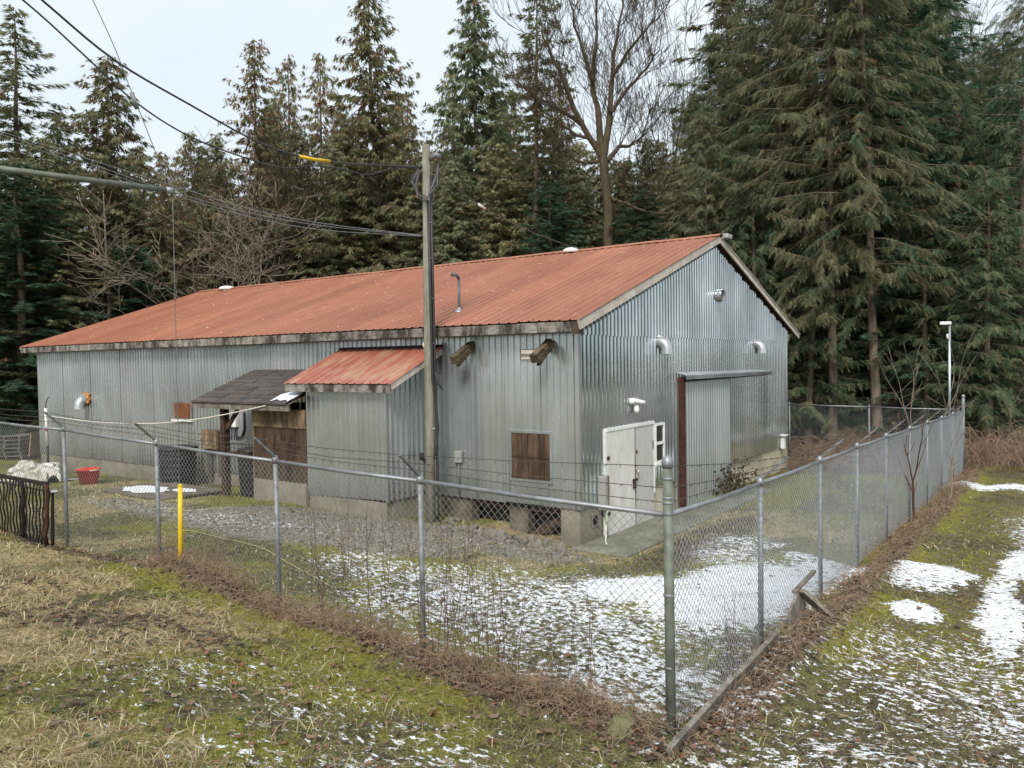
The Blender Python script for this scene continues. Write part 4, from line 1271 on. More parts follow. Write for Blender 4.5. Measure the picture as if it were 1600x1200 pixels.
# black ribbed barrels
def barrel(cx, cy, r_, h, label, n=18):
    z = gnd(cx, cy)
    root = empty('black_barrel', (cx, cy, z))
    tag(root, label, 'barrel', 'black barrels by the porch')
    prof = [(r_ * .80, .0)]
    for k in range(6):
        prof += [(r_ * (.82 + .025 * k), h * (k + .2) / 6.4), (r_ * (.85 + .025 * k), h * (k + .35) / 6.4), (r_ * (.85 + .025 * k), h * (k + .7) / 6.4), (r_ * (.835 + .025 * k), h * (k + .85) / 6.4)]
    MB().lathe((cx, cy, z), prof + [(r_ * .97, h * .94)], n).build('body', M['black_plastic'], root, True)
    MB().lathe((cx, cy, z), [(r_ * 1.02, h * .941), (r_ * 1.02, h), (r_ * .9, h * 1.02), (r_ * .2, h * 1.05)], n).build('lid', M['black_plastic'], root, True)
barrel(-11.95, -.85, .52, 1.05, 'large black barrel on the grass behind the wooden platform')
barrel(-8.42, -1.05, .36, 1.12, 'black barrel tucked under the porch beside the dark post')
# platform of boards with melting snow
dk = empty('board_platform', (-10.9, -1.9, .4))
tag(dk, 'low wooden platform with melting snow in front of the porch', 'platform')
MB().box(-12.2, -9.5, -2.75, -2.66, .26, .44).build('edge_beam', M['grey_wood'], dk)
MB().box(-9.59, -9.5, -2.65, -1.2, .26, .44).build('edge_beam', M['grey_wood'], dk)
MB().box(-12.2, -12.1, -2.65, -1.2, .26, .44).build('edge_beam', M['grey_wood'], dk)
for k in range(9):
    a = -2.78 + k * .185
    MB().box(-12.22, -9.46, a, a + .178, .442, .475 + .003 * (k % 2)).build('deck_board', M['deck_wood'], dk)
sn_ = []
for k in range(28):
    a = 2 * math.pi * k / 28
    q = 1 + .35 * (random.Random(k).random() - .5)
    sn_.append((-11.25 + .78 * math.cos(a) * q, -2.15 + .42 * math.sin(a) * q, .487))
MB().add(sn_, [tuple(range(28))]).build('snow_patch', M['snow'], dk)
sn_ = [(-10.2 + .42 * math.cos(2 * math.pi * k / 20) * (1 + .4 * (random.Random(k + 70).random() - .5)), -1.75 + .22 * math.sin(2 * math.pi * k / 20), .487) for k in range(20)]
MB().add(sn_, [tuple(range(20))]).build('snow_patch', M['snow'], dk)
# small trestle leaning by the wall
tr = empty('slatted_frame', (-13.2, -.5, gnd(-13.2, -.5)))
tag(tr, 'small slanted wooden frame leaning on the foundation left of the big barrel', 'frame')
z = gnd(-13.2, -.5)
for xa in (-13.5, -12.85):
    MB().bar((xa, -.62, z), (xa + .06, -.12, z + .52), .05, .05).build('leg', M['grey_wood'], tr)
for q in (.1, .5, .92):
    MB().bar((-13.5 + .06 * q, -.62 + .5 * q - .03, z + .52 * q), (-12.85 + .06 * q, -.62 + .5 * q - .03, z + .52 * q), .03, .09).build('slat', M['grey_wood'], tr)
MB().add([(-13.47, -.58, z + .03), (-12.84, -.58, z + .03), (-12.80, -.13, z + .50), (-13.43, -.13, z + .50)], [(0, 1, 2, 3)]).build('panel', M['brown_board'], tr)
# yellow rope lying across the yard
pts = [(-5.7, -6.6), (-5.3, -6.1), (-5.2, -5.3), (-5.4, -4.7), (-4.6, -4.6), (-3.3, -4.7), (-2.2, -5.0), (-.8, -5.4)]
wire('yellow_rope', [(x, y, gnd(x, y) + .03) for x, y in pts], .006, 'rope_yellow', 'yellow rope snaking across the grass behind the fence', 'rope')
pts = [(-8.0, -3.2), (-8.3, -3.35), (-7.9, -3.5), (-7.4, -3.3), (-7.0, -2.6)]
wire('yellow_rope', [(x, y, gnd(x, y) + .03) for x, y in pts], .006, 'rope_yellow', 'short coil of yellow rope by the wooden platform', 'rope')

# rocks
def rock_mesh(seed, sub=2, jag=.28):
    r_ = random.Random(seed)
    import bmesh
    bm = bmesh.new()
    bmesh.ops.create_icosphere(bm, subdivisions=sub, radius=1.0)
    ph = [(Vector((r_.uniform(-1, 1), r_.uniform(-1, 1), r_.uniform(-1, 1))).normalized(), r_.uniform(.45, .9)) for _ in range(9)]
    for v in bm.verts:
        for d_, lim in ph:
            q = v.co.dot(d_)
            if q > lim:
                v.co -= d_ * (q - lim) * .85
        v.co *= 1 + (r_.random() - .5) * jag * .3
    me = bpy.data.meshes.new('rock')
    bm.to_mesh(me)
    bm.free()
    return me
RM = [rock_mesh(s) for s in range(7)]
for me in RM:
    me.materials.append(M['rock'])
rr_ = random.Random(12)
for k in range(34):
    q = k / 33
    x = -2.9 + 3.1 * q + rr_.uniform(-.15, .15)
    y = -.45 - .35 * math.sin(q * 3.1) + rr_.uniform(-.28, .25)
    s = rr_.uniform(.04, .12)
    o = link('rubble_rock', RM[k % 7])
    o.location = (x, y, gnd(x, y) + s * .3)
    o.scale = (s * 1.3, s, s * .75)
    o.rotation_euler = (rr_.uniform(0, 6), rr_.uniform(0, 6), rr_.uniform(0, 6))
    tag(o, 'grey rubble stone heaped below the opening in the shed foundation', 'rock', 'rubble below the foundation')
me = rock_mesh(40, 3, .5)
me.materials.append(M['moss_rock'])
o = link('boulder', me)
o.location = (4.56, -7.02, .50)
o.scale = (.21, .16, .17)
o.rotation_euler = (.3, .2, .6)
tag(o, 'moss-covered boulder beside the fence corner post', 'boulder')
me = rock_mesh(41, 3, .4)
me.materials.append(M['rock'])
o = link('boulder', me)
o.location = (-1.02, -7.0, .72)
o.scale = (.15, .12, .12)
tag(o, 'grey round stone in dead grass under the front fence', 'boulder')

# ------------------------------------------------------------------ conifers
def tubes_np(paths, n=4):
    """paths: list of (pts (k,3), radii (k,)) -> V, F quads"""
    Vs, Fs, o = [], [], 0
    ang = np.arange(n) * 2 * math.pi / n
    for pts, rad in paths:
        pts = np.asarray(pts, float)
        rad = np.asarray(rad, float)
        d = np.gradient(pts, axis=0)
        d /= np.linalg.norm(d, axis=1, keepdims=True) + 1e-9
        ref = np.where(np.abs(d[:, 2:3]) > .9, np.array([[1., 0, 0]]), np.array([[0, 0, 1.]]))
        s = np.cross(d, ref)
        s /= np.linalg.norm(s, axis=1, keepdims=True) + 1e-9
        t_ = np.cross(d, s)
        ring = pts[:, None, :] + rad[:, None, None] * (np.cos(ang)[None, :, None] * s[:, None, :] + np.sin(ang)[None, :, None] * t_[:, None, :])
        Vs.append(ring.reshape(-1, 3))
        k = len(pts)
        i = np.arange(k - 1)[:, None] * n
        a = np.arange(n)[None, :]
        b = (a + 1) % n
        Fs.append(np.stack([i + a, i + b, i + n + b, i + n + a], -1).reshape(-1, 4) + o)
        o += k * n
    return np.concatenate(Vs), np.concatenate(Fs)

def conifer(seed, H, base, hw, nb, ns, slen, droop, pal, brown=0.0, near=False, rise=.10, sag=.5, tip=.2, power=.6, top_thin=.5, trunk_r=.2, gaps=.25):
    r_ = np.random.RandomState(seed)
    limbs, V, C = [], [], []
    lean_ = r_.uniform(-.012, .012, 2)
    for i in range(nb):
        q = ((i + r_.rand()) / nb)
        z = base + (H - base) * q ** .93
        fr = (H - z) / (H - base)
        Lb = hw * fr ** power * r_.uniform(.42, 1.18) * min(1.0, .62 + (1 - fr) * 2.4) + .18
        if r_.rand() < gaps * .3:
            Lb *= .5
        az = i * 2.39996 + r_.uniform(-.5, .5)
        out = np.array([math.cos(az), math.sin(az), 0])
        perp = np.array([-math.sin(az), math.cos(az), 0])
        bend = r_.uniform(-.18, .18)
        sg, rs, tp_ = sag * r_.uniform(.35, 1.5), rise * r_.uniform(-1, 3), tip * r_.uniform(.3, 1.4)
        up_ = .55 * (1 - fr) ** 3                       # branches near the top reach upwards
        def at(s):
            s = np.asarray(s)[:, None]
            return np.array([0, 0, z]) + np.array([lean_[0] * z, lean_[1] * z, 0]) + out * Lb * s + perp * bend * Lb * s ** 2 + np.array([0, 0, 1]) * Lb * ((rs + up_) * s - sg * s ** 2 + tp_ * s ** 4)
        ss = np.linspace(0, 1, 5)
        limbs.append((at(ss), (.010 + .006 * Lb) * (1 - .8 * ss)))
        n_ = int(ns * (Lb / hw) ** 1.0 * (1 - top_thin * (1 - fr) ** 2)) + 4
        s = r_.rand(n_) ** .75 * .92 + .08
        P = at(s) + r_.normal(0, .05, (n_, 3))
        side = r_.choice([-1, 1], n_)[:, None]
        D = out * r_.uniform(.25, 1.0, (n_, 1)) + perp * side * r_.uniform(.2, 1.0, (n_, 1)) * (1.15 - s[:, None] * .6) + np.array([0, 0, -1]) * r_.uniform(.25, 1.15, (n_, 1)) * droop
        D /= np.linalg.norm(D, axis=1, keepdims=True)
        ln = slen * r_.uniform(.55, 1.35, n_) * (1.05 - .45 * s)
        Wv = np.cross(D, np.array([0, 0, 1.]) + r_.normal(0, .45, (n_, 3)))
        Wv /= np.linalg.norm(Wv, axis=1, keepdims=True) + 1e-9
        base_c = np.array(pal)[r_.randint(0, len(pal), n_)] * r_.uniform(.65, 1.35, (n_, 1))
        isb = (r_.rand(n_) < brown * (1.4 if r_.rand() < .35 else .6))
        base_c[isb] = np.array([.26, .165, .10]) * r_.uniform(.6, 1.3, (isb.sum(), 1))
        if near:
            # pinnate frond: leaflets along a drooping mid-line
            npair = 5
            tri = []
            for k in range(npair):
                f0 = (k + .3) / (npair + .6)
                root_ = P + D * (ln * f0)[:, None] + np.array([0, 0, -1.]) * (ln * f0 * f0 * .25)[:, None]
                ll = ln * (.46 * (1 - .65 * f0))
                for sd_ in (-1, 1):
                    dv = D * .75 + Wv * sd_ * .75 + np.array([0, 0, -.25])
                    dv /= np.linalg.norm(dv, axis=1, keepdims=True)
                    tri.append((root_ - D * (ln * .035)[:, None], root_ + D * (ln * .07)[:, None], root_ + dv * ll[:, None]))
            e0 = P + D * (ln * .75)[:, None] + np.array([0, 0, -1.]) * (ln * .14)[:, None]
            tri.append((e0 - Wv * (ln * .05)[:, None], e0 + Wv * (ln * .05)[:, None], P + D * (ln * 1.12)[:, None] + np.array([0, 0, -1.]) * (ln * .30)[:, None]))
        else:
            tri = []
            for sp_, sc in ((0, 1.0), (-.55, .75), (.55, .75)):
                dv = D + Wv * sp_
                dv /= np.linalg.norm(dv, axis=1, keepdims=True)
                wv = Wv - D * sp_ * .6
                o_ = P + D * (ln * (.0 if sp_ == 0 else .22))[:, None]
                wd = (ln * .13 * sc)[:, None]
                m_ = o_ + dv * (ln * sc * .35)[:, None]
                tri.append((o_, m_ + wv * wd, o_ + dv * (ln * sc)[:, None]))
                if sp_ == 0:
                    tri.append((o_, o_ + dv * (ln * sc)[:, None], m_ - wv * wd))
        for T3 in tri:
            V.append(np.stack(T3, 1).reshape(-1, 3))
            C.append(np.repeat(base_c * r_.uniform(.85, 1.15, (n_, 1)), 3, 0))
    V, C = np.concatenate(V), np.concatenate(C)
    F_ = np.arange(len(V)).reshape(-1, 3)
    crown = np_mesh(None, V, F_, M['leaf'], colors=C)
    zz_ = np.linspace(-.4, H * .985, 9)
    path = np.stack([lean_[0] * zz_ + .04 * np.sin(zz_ * .7), lean_[1] * zz_ + .04 * np.cos(zz_ * .6), zz_], -1)
    fl_ = np.where(zz_ < .5, 1.2, 1.0)
    trunk_paths = [(path, trunk_r * np.clip(1 - zz_ / H, .04, 1) ** .8 * fl_)]
    V1, F1 = tubes_np(trunk_paths, 10)
    V2, F2 = tubes_np(limbs, 3)
    trunk = np_mesh(None, V1, F1, M['bark'], smooth=True)
    limbm = np_mesh(None, V2, F2, M['bark'], smooth=True)
    return dict(crown=crown, trunk=trunk, limbs=limbm, H=H, hw=hw)

CED = [(0.254, 0.257, 0.134), (0.208, 0.220, 0.115), (0.303, 0.291, 0.158), (0.167, 0.183, 0.098)]
DRK = [(0.158, 0.187, 0.101), (0.195, 0.217, 0.113), (0.132, 0.164, 0.091), (0.233, 0.239, 0.127)]
FIR = [(0.072, 0.144, 0.086), (0.091, 0.169, 0.096), (0.110, 0.163, 0.089), (0.062, 0.122, 0.077)]
NEAR = [(0.210, 0.218, 0.120), (0.172, 0.185, 0.103), (0.254, 0.253, 0.142), (0.138, 0.157, 0.089)]
PRO = {
    'cedar': [conifer(1, 20, .6, 3.2, 280, 130, .42, 2.0, CED, .14, top_thin=.8), conifer(2, 20, .6, 3.2, 270, 125, .44, 2.1, CED, .22, top_thin=.8)],
    'cedar2': [conifer(3, 20, .4, 3.2, 300, 135, .41, 1.8, DRK, .08, top_thin=.7), conifer(4, 20, .4, 3.2, 280, 130, .43, 1.8, CED + DRK, .12, top_thin=.7)],
    'brown': [conifer(5, 20, 2.0, 3.0, 210, 84, .40, 2.0, CED, .55, gaps=.9, top_thin=.7)],
    'hemlock': [conifer(6, 22, 1.5, 3.2, 180, 120, .40, .6, DRK + CED, .06, rise=.02, sag=.22, tip=.02, gaps=1.0, power=.62)],
    'fir': [conifer(7, 18, .3, 3.0, 250, 130, .36, .5, FIR, .0, rise=.12, sag=.30, tip=.1)],
    'near': [conifer(8, 24, 5.5, 4.2, 260, 108, .44, .9, NEAR, .02, near=True, sag=.62, tip=.24, trunk_r=.165),
             conifer(9, 24, 5.0, 4.2, 250, 104, .46, 1.0, NEAR, .03, near=True, sag=.62, tip=.22, trunk_r=.165)],
    'near2': [conifer(10, 24, 5.2, 4.0, 250, 100, .43, .8, NEAR + FIR[:2], .03, near=True, sag=.55, tip=.2, trunk_r=.18)],
    'low': [conifer(11, 14, 1.2, 3.4, 200, 88, .42, .8, NEAR + FIR, .02, near=True, sag=.40, tip=.15, trunk_r=.16)],
}
TREES = [
    ('hemlock', -32.29, 3.77, 19.8, 3.6, 'tall sparse-topped hemlock at the left edge of the picture'),
    ('cedar', -29.10, 5.97, 17.6, 3.6, 'pointed green cedar under the crossing cables on the left'),
    ('cedar2', -27.93, 2.93, 13.0, 3.2, 'dark cedar between the left-edge hemlock and the pointed cedar'),
    ('brown', -30.04, 15.28, 21.5, 3.4, 'thin rust-tinged cedar left of the double pair of brown cedars'),
    ('brown', -28.54, 18.81, 21.6, 2.8, 'narrow rust-tinged cedar just left of the tallest cedar'),
    ('cedar', -22.05, 17.34, 22.5, 4.0, 'tall broad cedar left of the service pole, reaching the top edge'),
    ('cedar2', -18.60, 21.06, 23.1, 3.9, 'tall cedar just right of the service pole top'),
    ('hemlock', -14.59, 20.24, 23.1, 3.0, 'slim tall hemlock left of the big bare maple'),
    ('brown', -27.08, 8.48, 13.5, 2.4, 'short brownish cedar behind the strut end'),
    ('cedar2', -27.47, 6.89, 11.3, 2.6, 'short dark cedar left of the strut end'),
    ('cedar', -27.51, 15.65, 16.1, 3.6, 'mid-height cedar behind the left half of the roof ridge'),
    ('cedar2', -23.43, 16.07, 15.1, 3.4, 'mid-height dark cedar in front of the tallest cedar'),
    ('cedar', -19.38, 17.69, 14.0, 3.0, 'mid-height cedar directly behind the service pole'),
    ('cedar2', -17.40, 17.23, 13.0, 3.0, 'low dark cedar behind the ridge right of the service pole'),
    ('cedar', -15.36, 18.72, 13.9, 3.2, 'low cedar between the pole and the slim hemlock'),
    ('fir', -12.05, 17.92, 11.4, 2.8, 'low dark fir behind the white ridge vent'),
    ('brown', -18.91, 30.61, 21.3, 2.4, 'thin brown cedar seen through the left limbs of the bare maple'),
    ('cedar2', -15.46, 27.93, 15.3, 2.6, 'slender cedar seen behind the bare maple trunk'),
    ('fir', -7.98, 18.95, 10.6, 2.8, 'low green fir right of the maple trunk'),
    ('cedar', -6.62, 19.97, 11.7, 3.0, 'low bushy cedar behind the ridge near the gable peak'),
    ('hemlock', -5.93, 23.94, 22.2, 4.0, 'tall hemlock with bare trunk showing left of the dense right-hand cedars'),
    ('near', -4.00, 17.58, 13.0, 3.6, 'drooping cedar right behind the gable peak'),
    ('near2', -2.19, 19.20, 21.7, 4.2, 'tall dense cedar above the right slope of the gable'),
    ('near', .40, 17.42, 22.8, 4.4, 'cedar with straight pale trunk behind the far fence, left-hand of the trunk row'),
    ('near2', .35, 20.42, 22.1, 4.0, 'cedar with leaning trunk, second in the trunk row'),
    ('near2', 1.84, 17.86, 23.6, 4.0, 'cedar with thick trunk beside the far fence post, third in the trunk row'),
    ('near', 1.78, 21.49, 23.3, 4.0, 'cedar with slim trunk, fourth in the trunk row behind the far fence'),
    ('fir', 2.58, 22.56, 20.1, 3.6, 'blue-green fir amid the grey-green cedars on the right'),
    ('near2', 3.19, 25.44, 19.8, 4.0, 'tall cedar directly behind the camera pole'),
    ('near', 4.15, 29.72, 17.3, 3.6, 'cedar below the gap of sky at the top right'),
    ('near2', 5.36, 28.22, 19.7, 3.8, 'tall cedar near the top right corner'),
    ('low', 6.01, 20.46, 13.6, 3.6, 'low-branched cedar at the right edge above the brambles'),
    ('low', 4.07, 21.51, 13.2, 3.4, 'low-branched cedar behind the far end post of the side fence'),
    ('near', 7.27, 24.74, 21.6, 4.2, 'tall cedar just past the right edge'),
    ('cedar', -30.58, 1.21, 17.5, 3.6, 'cedar just past the left edge'),
    ('near2', -.90, 28.79, 23.0, 3.5, 'deep-wood cedar with dark trunk between the first two pale trunks'),
    ('near', .65, 32.36, 23.0, 3.6, 'deep-wood cedar with dark trunk right of the fourth pale trunk'),
    ('near2', 2.03, 30.84, 22.0, 3.5, 'deep-wood cedar with dark trunk just left of the camera pole'),
    ('near', 3.95, 35.82, 19.7, 3.4, 'farthest deep-wood cedar right of the camera pole'),
    ('fir', 4.72, 32.63, 18.5, 3.2, 'dark fir deep in the wood near the right edge'),
    ('fir', -26.40, 1.52, 11.5, 3.2, 'dark fir at the left edge beside the far shed end'),
    ('cedar2', -26.48, 3.24, 9.8, 3.0, 'low dark cedar over the far left eaves corner'),
    ('fir', -25.87, 5.47, 8.7, 3.0, 'lowest dark fir left of the bare alder'),
    ('cedar', -29.34, 11.71, 11.5, 3.2, 'low cedar behind the tangled bare bush'),
    ('near2', -3.78, 27.77, 18.1, 3.6, 'cedar standing behind the dense cedar above the gable'),
    ('hemlock', -6.33, 29.72, 20.3, 3.4, 'far hemlock behind the bare alders'),
    ('fir', -30.75, 15.63, 11.7, 3.2, 'low dark fir at the foot of the rust-tinged cedar'),
    ('fir', -22.93, 18.80, 12.6, 3.4, 'low dark fir at the foot of the tallest cedar'),
    ('low', -1.11, 19.59, 11.6, 3.0, 'low-branched cedar against the right rake of the gable'),
    ('cedar2', -11.96, 27.82, 11.5, 3.4, 'low far cedar under the right limbs of the maple'),
    ('cedar', -19.69, 22.30, 11.7, 3.2, 'low cedar at the foot of the cedar right of the pole'),
    ('cedar2', -27.62, 17.89, 12.4, 3.2, 'low cedar between the two rust-tinged cedars'),
    ('cedar', -34.34, 15.65, 15.0, 3.4, 'far cedar behind the bare round-crowned tree'),
    ('cedar2', -32.66, 19.47, 19.4, 3.2, 'far cedar between the two thin rust-tinged cedars'),
    ('cedar', -28.47, 21.19, 18.1, 3.4, 'far cedar over the left shoulder of the tallest cedar'),
    ('brown', -25.55, 23.34, 19.0, 3.0, 'far brown cedar right of the tallest cedar'),
    ('cedar2', -23.28, 23.58, 15.6, 3.4, 'far dark cedar seen just left of the service pole'),
    ('cedar', -20.18, 25.93, 19.1, 3.2, 'far cedar between the cedar right of the pole and the slim hemlock'),
    ('cedar2', -13.02, 29.69, 15.9, 3.0, 'far cedar right of the maple trunk'),
    ('near', -7.65, 24.94, 16.3, 3.8, 'drooping cedar below the alder group'),
    ('cedar', -31.76, 12.45, 11.8, 3.2, 'low far cedar left of the tangled bare tree'),
    ('brown', -30.60, 18.34, 15.5, 3.2, 'low rust-tinged cedar behind the left ridge end'),
    ('cedar2', -17.45, 26.58, 17.3, 3.0, 'far cedar left of the maple limbs'),
    ('fir', -4.73, 23.19, 12.3, 3.2, 'green fir showing between the cedars above the gable peak'),
    ('near', -2.69, 23.74, 20.9, 3.8, 'rear tall cedar above the gable, left of the trunk row'),
    ('near', -5.58, 25.38, 21.2, 3.6, 'rear tall cedar behind the hemlock with bare trunk'),
    ('cedar2', -34.48, 6.99, 16.3, 3.0, 'far dark cedar over the left shoulder of the pointed cedar'),
    ('cedar', -35.62, 11.11, 15.7, 3.0, 'far cedar over the right shoulder of the pointed cedar'),
    ('cedar', -36.04, 13.21, 14.2, 3.0, 'far low cedar under the crossing cables'),
    ('cedar2', -36.70, 17.80, 17.8, 2.8, 'far cedar just left of the thin rust-tinged cedar'),
    ('cedar2', -35.89, 20.95, 20.4, 2.8, 'far cedar just right of the thin rust-tinged cedar'),
    ('cedar', -32.10, 23.66, 20.6, 2.8, 'far cedar left of the tallest cedar, behind the narrow brown one'),
    ('cedar2', -28.83, 26.01, 20.8, 2.8, 'far dark cedar over the right shoulder of the tallest cedar'),
    ('cedar', -28.24, 28.79, 17.8, 2.8, 'farthest cedar in the gap left of the pole top'),
    ('cedar2', -23.66, 29.72, 21.0, 2.8, 'far cedar over the right shoulder of the cedar right of the pole'),
    ('cedar', -20.18, 34.54, 18.2, 3.0, 'farthest cedar left of the maple trunk'),
    ('cedar2', -16.29, 32.27, 15.6, 3.0, 'farthest low cedar right of the maple trunk'),
    ('cedar', -13.12, 32.12, 16.4, 3.0, 'farthest cedar below the alder group'),
    ('cedar2', -10.90, 31.33, 18.4, 3.0, 'far cedar at the right of the alder group'),
    ('near2', -4.09, 21.49, 20.4, 3.2, 'narrow tall cedar left of the dense cedar above the gable'),
    ('near', -1.79, 21.95, 21.5, 3.2, 'narrow tall cedar right of the dense cedar above the gable'),
    ('near2', -.15, 24.35, 21.4, 3.2, 'narrow cedar filling behind the first pale trunk'),
    ('near', 1.60, 26.80, 20.8, 3.2, 'narrow cedar filling behind the third pale trunk'),
    ('near2', 3.82, 25.73, 15.5, 3.2, 'shorter cedar behind the camera pole on its right'),
    ('fir', 2.06, 19.53, 15.0, 2.8, 'small blue-green fir left of the camera pole'),
    ('fir', 4.98, 24.02, 13.5, 2.8, 'small blue-green fir right of the far end post'),
    ('low', -0.48, 17.55, 10.6, 3.2, 'low-branched cedar hanging over the right eaves end'),
    ('low', 3.41, 18.43, 9.2, 3.0, 'low-branched cedar just left of the camera pole head'),
    ('low', 5.19, 18.49, 9.6, 3.0, 'low-branched cedar above the end of the side fence'),
    ('low', -2.39, 17.44, 11.3, 3.2, 'low-branched cedar over the right of the gable peak'),
    ('near', 0.66, 20.96, 14.3, 3.4, 'mid-height cedar between the first and third pale trunks'),
    ('near2', 2.20, 22.08, 14.8, 3.4, 'mid-height cedar over the fourth pale trunk'),
    ('near', 3.65, 23.04, 12.7, 3.4, 'mid-height cedar behind the camera pole head'),
    ('near2', 5.12, 25.31, 12.5, 3.4, 'mid-height cedar near the right edge'),
    ('near2', -6.57, 23.33, 18.3, 3.4, 'mid-height cedar left of the dense cedar mass'),
    ('near', -4.40, 21.08, 15.4, 3.4, 'mid-height cedar in the dense mass above the gable peak'),
    ('cedar', -30.49, 3.50, 11.2, 3.2, 'low bright cedar at the left edge'),
    ('cedar', -31.35, 7.87, 12.9, 3.0, 'low bright cedar behind the slim pale alder'),
    ('cedar', -31.96, 11.09, 12.3, 3.2, 'low bright cedar behind the strut tip'),
    ('cedar', -31.16, 16.67, 14.5, 3.2, 'low bright cedar behind the left third of the ridge'),
    ('cedar', -27.72, 16.61, 12.9, 3.2, 'low bright cedar left of the mid-height dark cedar'),
    ('cedar', -26.13, 20.29, 15.2, 3.2, 'low bright cedar at the centre of the ridge line'),
    ('cedar', -22.77, 20.19, 13.9, 3.0, 'low bright cedar just left of the service pole'),
    ('cedar', -20.92, 22.79, 15.2, 3.0, 'low bright cedar right of the service pole'),
    ('cedar', -16.52, 22.21, 14.4, 3.0, 'low bright cedar below the slim hemlock'),
    ('cedar2', -14.81, 24.63, 13.5, 3.0, 'low cedar left of the maple foot'),
    ('cedar', -12.53, 26.28, 13.8, 3.0, 'low bright cedar right of the maple foot'),
    ('near', -8.68, 22.84, 12.9, 3.2, 'low drooping cedar under the alder group'),
    ('brown', -33.57, 20.18, 22.6, 2.8, 'farthest rust-tinged cedar between the two thin ones'),
    ('cedar', -27.54, 29.43, 23.3, 2.8, 'farthest tall cedar in the gap behind the pole top'),
    ('cedar', -38.18, 16.70, 18.0, 3.0, 'farthest cedar behind the bare round-crowned tree'),
]
trng = random.Random(77)
for i, (kind, x, y, H, hw, label) in enumerate(TREES):
    p = PRO[kind][i % len(PRO[kind])]
    root = empty('conifer_tree', (x, y, gz(x, y) - .1))
    tag(root, label, 'tree', 'conifers around the yard')
    for nm, key in (('trunk', 'trunk'), ('crown', 'crown'), ('limbs', 'limbs')):
        o = bpy.data.objects.new(nm, p[key])
        col.objects.link(o)
        o.parent = root
    if kind in ('cedar', 'cedar2', 'brown', 'fir', 'hemlock'):
        hw = hw * 1.24
    root.scale = (hw / p['hw'], hw / p['hw'], H / p['H'])
    root.rotation_euler = (trng.uniform(-.02, .02), trng.uniform(-.02, .02), trng.uniform(0, 6.28))
# far wood that closes every gap and rings the clearing (reads as one mass)
def far_wood(name, spots, seed, label, pal, lo=7, hi=13, n_=380):
    r_ = np.random.RandomState(seed)
    V, C = [], []
    for x, y in spots:
        H = r_.uniform(lo, hi)
        z0 = -.5
        q = r_.rand(n_) ** .8
        az = r_.rand(n_) * 6.283
        hw = H * .19 * (1 - q) * (.7 + .5 * r_.rand(n_)) + .15
        P = np.stack([x + np.cos(az) * hw, y + np.sin(az) * hw, z0 + H * q], -1)
        D = np.stack([np.cos(az), np.sin(az), -r_.uniform(.4, 1.4, n_)], -1)
        D /= np.linalg.norm(D, axis=1, keepdims=True)
        ln = r_.uniform(.5, 1.3, n_) * (1.1 - .7 * q)
        Wv = np.stack([-np.sin(az), np.cos(az), r_.normal(0, .4, n_)], -1)
        wd = (ln * .36)[:, None]
        V.append(np.stack([P - D * ln[:, None] * .4, P + Wv * wd, P + D * ln[:, None] * .7, P - D * ln[:, None] * .4, P + D * ln[:, None] * .7, P - Wv * wd], 1).reshape(-1, 3))
        C.append(np.repeat(np.array(pal)[r_.randint(0, len(pal), n_)] * r_.uniform(.5, 1.2, (n_, 1)), 6, 0))
    V, C = np.concatenate(V), np.concatenate(C)
    o = np_mesh(name, V, np.arange(len(V)).reshape(-1, 3), M['leaf'], colors=C)
    return tag(o, label, kind='stuff')
r_ = np.random.RandomState(3)
spots = []
for k in range(300):
    b = R(r_.uniform(-4, 78))
    d = r_.uniform(54, 88)
    spots.append((7.5 - math.sin(b) * d, -12.7 + math.cos(b) * d))
far_wood('far_forest', spots, 4, 'dark mass of distant forest behind the trees', CED + DRK, 11, 18.5)
spots = []
for k in range(260):
    b = R(r_.uniform(-175, -9))
    d = r_.uniform(150, 215)
    spots.append((7.5 - math.sin(b) * d, -12.7 + math.cos(b) * d))
for k in range(90):
    b = R(r_.uniform(82, 175))
    d = r_.uniform(80, 130)
    spots.append((7.5 - math.sin(b) * d, -12.7 + math.cos(b) * d))
far_wood('clearing_edge_forest', spots, 6, 'dark forest edge on the open side of the clearing', DRK + FIR, 4, 8, 170)
spots = []
for k in range(70):
    b = R(-r_.normal(22.0, 2.6))
    d = r_.uniform(70, 88)
    spots.append((7.5 - math.sin(b) * d, -12.7 + math.cos(b) * d))
far_wood('roadside_grove', spots, 8, 'grove of dark conifers beyond the track on the open side', DRK + FIR, 6, 11)

